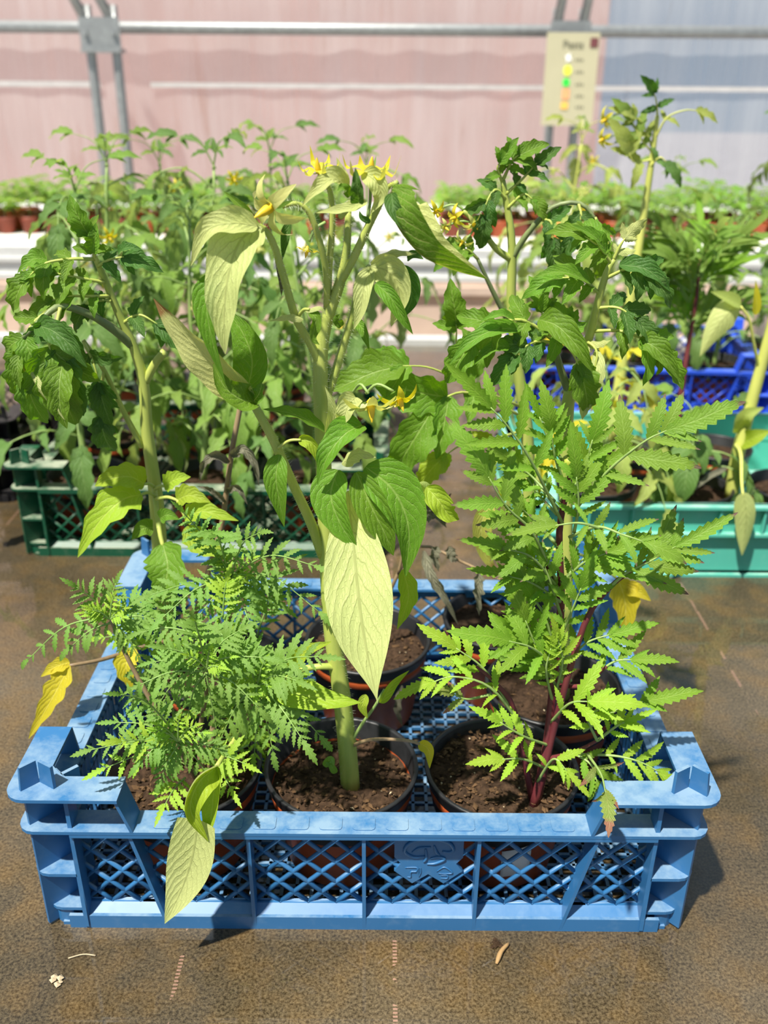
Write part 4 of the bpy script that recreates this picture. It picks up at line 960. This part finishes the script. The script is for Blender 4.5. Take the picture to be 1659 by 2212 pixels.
LD([(312, 1045, .158), (280, 1030, .15), (235, 1035, .146), (205, 1050, .146)], 36, (0, -.9, .7), 'tomlime', petiole=[(332, 1052, .166), (322, 1045, .162), (311, 1046, .158)])
LD([(355, 1050, .16), (380, 1035, .156), (412, 1030, .156)], 26, (.1, -.9, .7), 'tomlime', petiole=[(335, 1056, .166), (345, 1050, .162), (356, 1050, .16)])
LD([(382, 1080, .15), (410, 1070, .145), (455, 1085, .142)], 30, (.1, -.9, .7), 'tomlime', petiole=[(338, 1078, .16), (362, 1074, .155), (384, 1081, .15)])
LD([(400, 1120, .145), (440, 1105, .14), (515, 1125, .138)], 30, (.1, -.8, .8), 'tomlime', petiole=[(384, 1081, .15), (392, 1100, .147), (401, 1121, .145)])
LD([(352, 1175, .145), (362, 1220, .134), (355, 1262, .13), (330, 1300, .128)], 56, (-.1, -1, .4), 'tom')
LD([(330, 1140, .148), (308, 1142, .143), (284, 1166, .14)], 22, (0, -1, .5), 'tom', prof=p_ovate)
LD([(346, 1120, .15), (362, 1112, .146), (388, 1122, .145)], 18, (0, -1, .5), 'tom', prof=p_ovate)
LD([(400, 1140, .145), (440, 1180, .14), (500, 1200, .138)], 34, (.1, -.8, .7), 'tomlime')
st(Dp, [(385, 1425, .18), (430, 1300, .186), (475, 1150, .19), (487, 1080, .19), (500, 980, .19), (515, 900, .19), (522, 860, .19)], .0022, .0018, 'st_brown', 'withered_shoot')
for pts, w_ in (([(500, 985, .188), (525, 970, .182), (550, 1000, .18), (560, 1050, .18)], 20), ([(495, 1000, .188), (465, 985, .182), (440, 1005, .18), (432, 1040, .18)], 17), ([(490, 1060, .188), (515, 1055, .183), (535, 1090, .182)], 14), ([(487, 1085, .188), (455, 1060, .183), (425, 1050, .182)], 12)):
    hleaf(Dp, pts, w_, (.2, -1, .4), 'dry', p_lobed(6, .35), wave=.5, L=(25, 60), Rr=(20, 40), name='withered_leaf')
st(Dp, [(366, 1385, .176), (300, 1400, .15), (220, 1425, .125), (150, 1438, .11)], .0018, .0012, 'st_brown', 'petiole')
LD([(150, 1436, .11), (128, 1480, .104), (100, 1530, .10), (62, 1596, .10)], 34, (-.2, -1, .4), 'yellow', prof=p_lobed(4, .4, .3))
LD([(150, 1430, .112), (120, 1440, .108), (88, 1462, .106)], 20, (-.1, -.9, .6), 'yellow', prof=p_lobed(3, .3))
LD([(290, 1400, .14), (272, 1440, .132), (285, 1490, .13)], 34, (0, -1, .5), 'yellow', prof=p_lobed(4, .4, .3))

# ------------------------------------------------------------------ E, F: tomatoes in the rear right pots of the blue crate
E = thing('potted_tomato', (0.124, 0.155, 0.0058), 'forked grey-green tomato rising just behind the upright marigold', 'potted plant')
pot(E, 0.124, 0.155, seed=5, crumbs=120)
st(E, [(1216, 1505, .15), (1222, 1300, .15), (1222, 1100, .15), (1222, 960, .15), (1226, 880, .149), (1232, 840, .148)], .0048, .0040, 'st_tom', n=20)
st(E, [(1230, 850, .148), (1215, 810, .147), (1203, 770, .144), (1195, 735, .14)], .0028, .0018, 'st_dark', 'branch')
st(E, [(1230, 850, .148), (1248, 800, .146), (1275, 720, .144), (1292, 650, .142), (1310, 590, .14), (1326, 560, .14)], .0034, .0016, 'st_tom', 'branch')
for i, (pts, n_, ll, mt_, nn) in enumerate([
 ([(1195, 735, .14), (1130, 692, .132), (1060, 705, .126), (1020, 740, .124)], 3, 82, 'tom', (0, -.9, .6)),
 ([(1195, 735, .14), (1175, 700, .136), (1170, 670, .136)], 2, 56, 'tom', (0, -.8, .7)),
 ([(1198, 745, .14), (1205, 730, .13), (1235, 760, .122), (1250, 790, .12)], 2, 90, 'tom', (0, -1, .5)),
 ([(1195, 740, .14), (1150, 740, .13), (1110, 770, .126)], 3, 62, 'tomdark', (0, -1, .5)),
 ([(1280, 715, .144), (1340, 715, .136), (1395, 735, .13), (1425, 760, .128)], 3, 78, 'tom', (0, -.8, .7)),
 ([(1300, 640, .142), (1260, 605, .136), (1215, 600, .132)], 3, 66, 'tom', (.1, -.8, .7)),
 ([(1310, 600, .14), (1360, 580, .134), (1400, 595, .13)], 3, 66, 'tomdark', (0, -.8, .7)),
 ([(1322, 570, .14), (1295, 535, .136), (1262, 510, .135)], 3, 60, 'tom', (0, -.8, .7)),
 ([(1326, 560, .14), (1340, 530, .138), (1350, 515, .138)], 2, 44, 'pale', (0, 1, -.3)),
 ([(1290, 665, .142), (1335, 665, .136), (1375, 690, .132)], 3, 60, 'tomdark', (0, -.9, .6)),
 ([(1262, 760, .145), (1270, 740, .136), (1290, 765, .13), (1275, 830, .128)], 2, 60, 'pale', (0, .6, -.8)),
 ([(1265, 745, .145), (1240, 720, .138), (1225, 690, .136)], 3, 44, 'tom', (0, -.9, .6))]):
    TL(E, pts, n_, ll, mt_, nn, 300+i)

for pts, w_, nn, mt_ in (([(1165, 690, .128), (1205, 705, .118), (1248, 750, .112), (1280, 804, .112)], 38, (-.2, -1, .6), 'tom'), ([(1125, 712, .13), (1070, 712, .122), (1015, 740, .118), (972, 786, .118)], 26, (0, -.8, .8), 'tom'),
    ([(1380, 735, .13), (1412, 748, .124), (1442, 780, .122), (1468, 822, .122)], 32, (-.1, -1, .6), 'tom'), ([(1275, 612, .134), (1235, 592, .128), (1195, 588, .126), (1152, 600, .126)], 24, (.1, -.8, .9), 'tom'),
    ([(1338, 572, .136), (1385, 578, .13), (1420, 598, .128), (1448, 630, .128)], 28, (-.1, -.9, .7), 'tomdark'), ([(1312, 548, .138), (1285, 512, .134), (1235, 486, .133)], 22, (.1, -.9, .7), 'tom'),
    ([(1288, 752, .136), (1292, 800, .126), (1286, 840, .124), (1272, 884, .124)], 20, (.3, 1, -.2), 'pale'), ([(1112, 692, .126), (1080, 680, .12), (1038, 694, .119)], 17, (0, -.7, 1), 'tom'),
    ([(1100, 748, .126), (1062, 752, .12), (1018, 792, .119)], 19, (0, -.9, .6), 'tom'), ([(1168, 672, .13), (1176, 640, .127), (1188, 612, .127)], 14, (0, -1, .4), 'tom')):
    hleaf(E, pts, w_, nn, mt_, p_lobed(4, .22, .3), quilt=.16, wave=.1, L=(18, 25), Rr=(18, 25))
F = thing('potted_tomato', (0.098, 0.248, 0.0058), 'tall slender hairy-stemmed tomato at the back right of the blue crate', 'potted plant')
pot(F, 0.098, 0.248, seed=6, crumbs=100)
st(F, [(1125, 1335, .248), (1142, 1100, .248), (1138, 940, .247), (1128, 860, .246), (1113, 760, .245), (1104, 650, .244), (1106, 560, .243), (1102, 490, .242), (1092, 430, .241), (1086, 390, .24)], .0058, .0018, 'st_tom', n=30)
st(F, [(1104, 560, .243), (1070, 535, .238), (1030, 482, .232), (1000, 455, .23)], .0026, .0014, 'st_tom', 'branch')
st(F, [(1106, 560, .243), (1125, 525, .24), (1160, 480, .236), (1200, 445, .234), (1255, 440, .232), (1290, 480, .23)], .0024, .0012, 'st_dark', 'branch')
st(F, [(1095, 690, .244), (1060, 620, .238), (1032, 560, .234)], .0020, .0012, 'st_dark', 'branch')
for i, (pts, n_, ll, mt_, nn) in enumerate([
 ([(1086, 390, .24), (1105, 350, .236), (1120, 335, .235)], 3, 52, 'tom', (0, -.9, .5)),
 ([(1086, 395, .24), (1075, 365, .236), (1080, 350, .235)], 2, 48, 'tom', (0, -.9, .5)),
 ([(1092, 420, .24), (1130, 385, .236), (1160, 352, .235)], 3, 46, 'tomdark', (.2, -.9, .6)),
 ([(1092, 430, .24), (1070, 410, .234), (1050, 440, .23), (1045, 470, .23)], 3, 55, 'tomdark', (0, -1, .4)),
 ([(1096, 450, .24), (1130, 420, .236), (1150, 430, .234)], 2, 50, 'tom', (0, -.8, .7)),
 ([(1170, 475, .236), (1190, 480, .23), (1195, 520, .229)], 2, 66, 'tomdark', (0, -1, .3)),
 ([(1250, 440, .232), (1255, 470, .228), (1240, 500, .228)], 2, 60, 'tomdark', (0, -1, .3)),
 ([(1285, 470, .23), (1300, 500, .228), (1300, 530, .228)], 2, 60, 'tom', (0, -1, .3)),
 ([(1032, 560, .234), (1010, 540, .23), (985, 545, .229)], 3, 48, 'tom', (0, -.8, .7)),
 ([(1110, 740, .245), (1000, 760, .2), (985, 700, .19)], 2, 72, 'tom', (0, -1, .2)),
 ([(1128, 880, .246), (1010, 830, .20), (930, 795, .185), (870, 790, .18)], 2, 118, 'tom', (0, -.8, .7)),
 ([(1128, 900, .246), (1020, 850, .20), (960, 860, .185), (930, 890, .18)], 1, 130, 'tom', (.1, -1, .3)),
 ([(1130, 930, .246), (1060, 950, .21), (1000, 960, .195), (960, 985, .19)], 2, 70, 'tomlime', (0, -.9, .6))]):
    TL(F, pts, n_, ll, mt_, nn, 340+i)
hleaf(F, [(1060, 1085, .2), (1040, 1130, .195), (1045, 1190, .195), (1075, 1245, .197)], 26, (.2, -1, .3), 'yellowbrown')
hleaf(F, [(1335, 1250, .2), (1350, 1300, .195), (1352, 1380, .193)], 40, (0, -1, .4), 'yellow', p_lobed(4, .25), petiole=[(1140, 1180, .245), (1260, 1200, .22), (1336, 1252, .2)])
hleaf(F, [(1352, 1270, .198), (1375, 1275, .194), (1406, 1298, .193)], 20, (.1, -1, .5), 'yellow')
for i, (x, yv, s) in enumerate(((1020, 480, 1), (985, 470, .9), (960, 490, .8), (1000, 520, .8), (940, 455, .9))):
    c = U(x, yv, .23); flower(F, c, (rg.uniform(-1, 1), -.5, rg.uniform(-.8, .3)), .012*s, rg.choice(('petal', 'petalpale')), 6, seed=30+i, stalk=[U(1030, 482, .232), U((x+1030)/2, yv-12, .231), c])

# centre rear pot: a withered tomato
Wp = thing('potted_tomato', (-0.012, 0.215, 0.0058), 'withered grey-leaved tomato in the rear middle pot of the blue crate', 'potted plant')
pot(Wp, -0.012, 0.215, seed=7, crumbs=200)
st(Wp, [(800, 1400, .215), (850, 1260, .215), (905, 1180, .21), (1000, 1215, .2), (1100, 1262, .195)], .0016, .0009, 'st_brown')
st(Wp, [(860, 1240, .214), (880, 1160, .21), (900, 1120, .205)], .0012, .0008, 'st_brown', 'branch')
for p in ([(915, 1190, .2), (930, 1240, .19), (960, 1290, .188), (990, 1350, .19)], [(945, 1180, .2), (938, 1200, .198), (948, 1235, .198)], [(970, 1180, .2), (975, 1200, .198), (985, 1215, .198)],
          [(1035, 1235, .197), (1032, 1275, .194), (1035, 1330, .194)], [(900, 1120, .205), (940, 1110, .2), (965, 1140, .2)], [(915, 1095, .205), (950, 1090, .2), (975, 1065, .2)]):
    hleaf(Wp, p, 20, (.2, -1, .3), 'dry', p_lobed(6, .35), wave=.5, L=(25, 60), Rr=(20, 40))
hleaf(Wp, [(868, 1480, .165), (858, 1530, .16), (870, 1570, .158)], 11, (.2, -1, .2), 'dry', p_lobed(4, .3), wave=.5)

# ------------------------------------------------------------------ background plants
def bg_tomato(base, h, seed, label, mats=('bgdark', 'bgmid'), nleaf=9, lean=(0, 0), ll=0.034, stem='st_gr', r0=0.004, potr=0.045, lib='tomsmall', nfl=0, pots=True, name='potted_tomato', cat='potted plant', npairs=3, lo=.12, leaflen=(.07, .12), group=None, joined=True):
    rg = random.Random(seed); b = V(base)
    t = thing(name, (b.x, b.y, b.z), label, cat, group)
    z0 = b.z
    if pots: z0 = pot(t, b.x, b.y, potr, 0.066, b.z, seed, 'terra', 0)
    pts = [V((b.x, b.y, z0-.004))]+[V((b.x+lean[0]*f**1.5+rg.uniform(-.008, .008), b.y+lean[1]*f**1.5+rg.uniform(-.008, .008), z0+(h-z0)*f)) for f in (.3, .6, 1)]
    s = spline(pts, 16); m = MB(); m.tube(s, [r0*(1-.65*i/16) for i in range(17)], 7); put(m, 'stem', stem, t, None, True)
    az = rg.random()*6; nleaf = int(nleaf*1.5); ll *= 1.25
    for i in range(nleaf):
        f = lo+(1-lo)*(i+.5)/nleaf; p = s[int(f*16)]; az += 2.4+rg.uniform(-.4, .4); l = rg.uniform(*leaflen)*(1.15-.5*f)
        d = V((cos(az), sin(az), 0)); e = rg.uniform(.2, .7)
        q = [p, p+d*l*.4+V((0, 0, l*e*.55)), p+d*l*.85+V((0, 0, l*(e*.55-.1))), p+d*l*1.1+V((0, 0, l*(e*.4-.35)))]
        compound(t, q, V((0, 0, 1))+d*.3, lib, npairs, ll*rg.uniform(.85, 1.2), rg.choice(mats), stem, .0011, 58, .3, .35, seed*50+i, joined, .3, 1.2, .35)
    for i in range(3):
        az += 2.1; d = V((cos(az)*.6, sin(az)*.6, 1)).normalized(); p = s[16]; l = .045
        compound(t, [p-d*.004, p+d*l*.6, p+d*l+V((cos(az), sin(az), -.4))*l*.4], V((0, -.5, .7)), lib, 2, ll*.7, rg.choice(mats), stem, .0009, 50, .3, .35, seed*50+40+i, joined, .3, 1.1, .2)
    for i in range(nfl):
        c = s[rg.choice((11, 13, 15))]+V((rg.uniform(-.05, .05), rg.uniform(-.06, 0), rg.uniform(-.02, .03)))
        flower(t, c, (rg.uniform(-1, 1), -1, rg.uniform(-1, .4)), .013, rg.choice(('petal', 'petal', 'petalpale')), 6, seed=seed*9+i)
    return t
ZF = 0.0058
# dark green crate
bg_tomato((-0.335, 0.560, ZF), .37, 21, 'tomato in the front left corner of the dark green crate', nleaf=9, lean=(.03, 0), nfl=1)
bg_tomato((-0.205, 0.560, ZF), .34, 22, 'tomato at the front middle of the dark green crate', nleaf=10, lean=(.01, .02), nfl=2)
bg_tomato((-0.080, 0.565, ZF), .33, 23, 'tomato at the front right of the dark green crate', nleaf=10, lean=(-.02, .0), nfl=1)
bg_tomato((-0.335, 0.690, ZF), .385, 24, 'tall drooping tomato at the back left of the dark green crate', nleaf=12, lean=(.02, .03), ll=.034, leaflen=(.10, .15), nfl=2)
bg_tomato((-0.210, 0.700, ZF), .385, 25, 'dense tall tomato at the back middle of the dark green crate', nleaf=13, lean=(.01, .0), ll=.036, nfl=3)
bg_tomato((-0.085, 0.700, ZF), .37, 26, 'slim tall tomato at the back right of the dark green crate', nleaf=12, lean=(-.02, .0), nfl=1)
for i, (x, y, h, lb) in enumerate(((-.30, .93, .37, 'tomato standing on the bench behind the green crate, nearest the left post'), (-.16, .95, .385, 'bushy tomato standing on the bench behind the middle of the green crate'), (-.03, .92, .37, 'feathery tomato standing on the bench behind the right end of the green crate'), (-.42, .98, .31, 'low yellow-flowered tomato on the bench beyond the green crate'))):
    bg_tomato((x, y, 0.0), h, 31+i, lb, nleaf=11, nfl=3 if i == 3 else 1, ll=.034, leaflen=(.09, .14))
bg_tomato((-.60, .70, ZF), .17, 36, 'drooping pale plant in the black crate at the left edge', mats=('dry', 'bgpale'), nleaf=5)
# teal crate: G, H and I
G = thing('potted_tomato', (0.305, 0.640, 0.006), 'very tall yellow-stemmed tomato reaching above the notice height', 'potted plant')
pot(G, 0.305, 0.640, 0.045, 0.066, 0.006, 41, 'terra', 0)
gb = U(1322, 940, .64); 
st(G, [(1318, 960, .64), (1342, 800, .64), (1366, 620, .64), (1388, 480, .64), (1408, 345, .635), (1420, 250, .63)], .0075, .0022, 'st_yel', n=24)
for i, (pts, n_, ll, mt_, nn) in enumerate([
 ([(1420, 250, .63), (1418, 220, .625), (1412, 200, .62)], 2, 40, 'tomdark', (0, -1, .2)),
 ([(1415, 300, .632), (1440, 255, .625), (1480, 238, .62), (1510, 240, .62)], 2, 36, 'bgpale', (0, -.8, .7)),
 ([(1410, 330, .634), (1385, 300, .63), (1365, 260, .628)], 3, 44, 'bgmid', (0, -1, .4)),
 ([(1408, 345, .634), (1370, 350, .628), (1360, 330, .626)], 2, 60, 'bgpale', (0, -1, .4)),
 ([(1404, 360, .634), (1425, 340, .628), (1440, 350, .626)], 2, 44, 'bgdark', (0, -1, .4)),
 ([(1410, 320, .634), (1390, 270, .63), (1372, 250, .628)], 2, 40, 'bgpale', (0, -1, .4))]):
    TL(G, pts, n_, ll*1.12, mt_, nn, 380+i, 'tomsmall', 'st_yel', True)
for i, (x, yv) in enumerate(((1310, 258), (1305, 300))):
    c = U(x, yv, .63); flower(G, c, (-.8, -.4, -.3), .015, 'petal', 6, seed=60+i, stalk=[U(1380, 290, .632), U(1345, yv-12, .63), c])
Hh = thing('potted_tomato', (0.452, 0.535, 0.006), 'pale-stemmed tomato at the right edge with a leaf over the teal rim', 'potted plant')
pot(Hh, 0.452, 0.535, 0.05, 0.066, 0.006, 42, 'terra', 60, 'potrim')
st(Hh, [(1580, 1075, .53), (1590, 1000, .528), (1615, 900, .526), (1645, 790, .524), (1680, 660, .52)], .0078, .0055, 'st_yel')
st(Hh, [(1588, 960, .528), (1600, 980, .50), (1602, 1040, .462), (1605, 1070, .442)], .0022, .0012, 'st_yel', 'petiole')
hleaf(Hh, [(1605, 1065, .442), (1612, 1110, .440), (1608, 1160, .440), (1603, 1200, .440)], 26, (0.1, 1, -.2), 'pale')
st(Hh, [(1640, 800, .524), (1628, 740, .515), (1618, 690, .51), (1600, 662, .508)], .0018, .0012, 'st_yel', 'branch')
hleaf(Hh, [(1598, 660, .508), (1570, 680, .50), (1540, 720, .498), (1512, 770, .498)], 34, (.2, 1, -.2), 'pale')
hleaf(Hh, [(1600, 660, .508), (1570, 645, .505), (1535, 630, .504)], 20, (.1, -.8, .7), 'bgpale')
hleaf(Hh, [(1600, 960, .525), (1630, 945, .51), (1665, 930, .505)], 24, (.1, -.8, .7), 'tomlime'); hleaf(Hh, [(1590, 935, .525), (1610, 900, .515), (1650, 880, .51)], 22, (.1, -.8, .7), 'bgpale')
hleaf(Hh, [(1632, 680, .51), (1634, 645, .508), (1632, 605, .508)], 11, (0, -1, .2), 'yellow')
hleaf(Hh, [(1570, 1010, .5), (1530, 1030, .49), (1480, 1075, .48)], 8, (0, -1, .4), 'dry')
I = thing('potted_marigold', (0.402, 0.655, 0.006), 'red-stemmed feathery marigold behind the teal crate pots', 'potted plant')
pot(I, 0.402, 0.655, 0.045, 0.066, 0.006, 43, 'terra', 0)
st(I, [(1462, 975, .655), (1470, 860, .66), (1488, 740, .67), (1505, 640, .67), (1510, 560, .67)], .0042, .0016, 'st_red')
rg = random.Random(77)
for i in range(26):
    f = rg.uniform(.35, .9); p = U(1470+40*f+rg.uniform(-10, 10), 820-260*f, .67); az = rg.random()*6.28; l = rg.uniform(.05, .085)
    d = V((cos(az), sin(az)*.8, rg.uniform(.5, 1.4))).normalized()
    compound(I, [p, p+d*l*.5, p+d*l+V((0, 0, -.01))], V((0, -.7, .7)), 'slim', 5, .042, rg.choice(('mari', 'bgmid', 'bgmid')), 'st_fern', .0008, 35, .2, .3, 500+i, True, .3, 1.1, -.1)
Jp = bg_tomato((0.235, 0.545, 0.006), .20, 44, 'bleached cream-leaved plant in the front left of the teal crate', mats=('bgpale', 'bgpale', 'yellow'), nleaf=9, ll=.03, nfl=2)
bg_tomato((0.338, 0.532, 0.006), .14, 45, 'short leafy plant in an orange pot at the front of the teal crate', mats=('bgmid', 'bgdark'), nleaf=5, ll=.026, lib='oval', leaflen=(.04, .07))
# royal blue crate
for i, (x, y, h, lb, ms, nf) in enumerate(((.27, 1.05, .30, 'yellow-flowering tomato at the left end of the royal blue crate', ('bgmid', 'bgpale'), 4), (.40, 1.06, .28, 'mid-height green tomato in the middle of the royal blue crate', ('bgmid', 'bgdark'), 1), (.53, 1.05, .27, 'leafy tomato at the right end of the royal blue crate', ('bgmid', 'bgdark'), 1),
        (.30, 1.17, .39, 'pale lanky tomato at the back of the royal blue crate below the notice', ('bgpale', 'bgmid'), 3), (.46, 1.17, .33, 'dark feathery tomato at the back of the royal blue crate', ('bgdark', 'bgmid'), 1), (.66, 1.17, .40, 'thin dark tomato standing above its neighbours at the far right', ('bgdark',), 0), (.75, 1.06, .34, 'drooping tomato at the far right end of the wet bench', ('bgdark', 'bgmid'), 0))):
    bg_tomato((x, y, ZF if x < .58 else 0), h, 51+i, lb, ms, 10, ll=.032, nfl=nf, stem='st_yel' if i == 3 else 'st_gr', leaflen=(.08, .13))
bg_tomato((.76, .62, 0.0), .24, 63, 'leafy plant just inside the right edge beyond the teal crate', ('bgmid', 'bgdark'), 9)

# far bench seedlings: one pot and foliage mesh each, copied
rg = random.Random(5); SEED = []
for v in range(4):
    m = MB(); h = .075+.012*v
    m.tube([(0, 0, .04), (.002, 0, .04+h*.5), (0, 0, .04+h)], [.0018, .0014, .001], 5)
    for i in range(7):
        az = i*2.4+v; f = .35+.65*i/7; l = .05*(1.2-.4*f); d = V((cos(az), sin(az), .35))
        for off, s in ((0, 1), (.9, .6), (-.9, .6)):
            d2 = V((cos(az+off), sin(az+off), .2)); m.merge(LIB['oval'][i % 3], basis(V((0, 0, .04+h*f))+d*l*.35*(1 if off == 0 else .5), d2, V((0, 0, 1))+d*.2, l*s), 1)
    fo = m.mesh('foliage', ['st_gr', 'seed'], True)
    p = MB(); p.lathe([(.005, 0), (.024, 0), (.031, .045), (.033, .045), (.033, .054), (.029, .054), (.028, .046), (.004, .047)], 14); SEED.append((fo, p.mesh('pot', 'terradark' if v % 2 else 'terra', True)))
def seedling(x, y, v, label, group):
    t = thing('potted_seedling', (x, y, 0.0), label, 'seedling', group)
    link('pot', SEED[v][1], t, (x, y, 0)); o = link('foliage', SEED[v][0], t, (x, y, 0)); o.rotation_euler.z = rg.random()*6; s = rg.uniform(.85, 1.25); o.scale = (s, s, s)
ORD = 'first second third fourth fifth sixth seventh eighth ninth tenth eleventh twelfth thirteenth fourteenth fifteenth sixteenth seventeenth eighteenth nineteenth twentieth'.split()
for r_, yy in enumerate((2.80, 2.88, 2.96, 3.05)):
    x = -1.42; cnt = [0, 0]
    while x < 1.52:
        if not (-.17 < x < .17):
            sd_ = 0 if x < 0 else 1; o_ = ORD[cnt[sd_]]; cnt[sd_] += 1
            seedling(x+rg.uniform(-.008, .008), yy+rg.uniform(-.01, .01), rg.randrange(4), '%s seedling from the left, %s row, %s stretch of the far white bench' % (o_, ('front', 'second', 'third', 'back')[r_], ('left', 'right')[sd_]), 'seedlings on the far bench')
        x += .078
bo = thing('orange_pot', (xat(1195, 2.62, 545), 2.62, 0), 'small orange pot alone near the front of the far white bench', 'pot')
m = MB(); m.lathe([(.005, 0), (.030, 0), (.040, .060), (.043, .060), (.043, .074), (.038, .074), (.036, .055), (.004, .055)], 20, (bo.location.x, 2.62, 0)); put(m, 'pot_body', plain('orange_plastic', (0.85, 0.25, 0.05), .5), bo, None, True)
m = MB(); m.lathe([(.0005, .058), (.037, .056)], 20, (bo.location.x, 2.62, 0)); put(m, 'soil', 'soil', bo)

# ------------------------------------------------------------------ small things
c = U(1088, 2062, -.02); mb = MB(); d0 = U(1075, 2080, -.02)
zt = 0.0016
def onfloor(px, py):
    d = FW*FPX+RT*(px-PW/2)-UP*(py-PH/2); k = -CAM.z/d.z; return CAM+d*k
pts = [onfloor(1072, 2086)+V((0, 0, zt)), onfloor(1082, 2062)+V((0, 0, zt+.001)), onfloor(1098, 2042)+V((0, 0, zt))]
mb.tube(spline(pts, 6), [.0008, .0014, .0016, .0014, .0013, .0012, .001], 6); tag(put(mb, 'dry_stalk', 'straw', None, pts[0], True), 'short dry stalk lying on the wet board before the blue crate', 'stalk')
for px, py, lb in ((125, 2120, 'pale crumb on the board near the bottom left corner'), (1072, 2040, 'dark soil crumb against the base of the blue crate')):
    p = onfloor(px, py); m = MB(); rr = random.Random(px)
    for i in range(7):
        s = rr.uniform(.0012, .0026); o = V((rr.uniform(-.004, .004), rr.uniform(-.003, .003), s*.55))
        m.add([p+o+V((a*s, b*s, cc_*s)) for a, b, cc_ in CRUMB], CF)
    tag(put(m, 'soil_crumb', 'crumb3' if px < 500 else 'crumb1', None, p), lb, 'crumb')
pp = onfloor(200, 2066); m = MB(); m.tube(spline([onfloor(148, 2072)+V((0, 0, .0008)), onfloor(180, 2064)+V((0, 0, .001)), onfloor(207, 2066)+V((0, 0, .0008))], 8), .0004, 5)
tag(put(m, 'plant_fibre', 'crumb3', None, pp, True), 'thin pale fibre on the board left of the crate front', 'fibre')
# bare plastic label tucked against the front right pot
lb = U(1012, 1875, .024); m = MB(); n_ = 8
vs = []
for i in range(n_+1):
    q = -pi/2+R(-12)+R(24)*i/n_
    for z in (.024, .046): vs.append((0.0767+(.0425+.02*(z-.024))*cos(q)+.006, 0.066+(.0435+.05*(z-.024))*sin(q), z+.006*i/n_))
m.add(vs, [(2*i, 2*i+2, 2*i+3, 2*i+1) for i in range(n_)]); 
o = put(m, 'plant_label', 'white', None, V(vs[0]), True); tag(o, 'white plastic label seen through the lattice before the right pot', 'label')
md = o.modifiers.new('thick', 'SOLIDIFY'); md.thickness = 0.0005
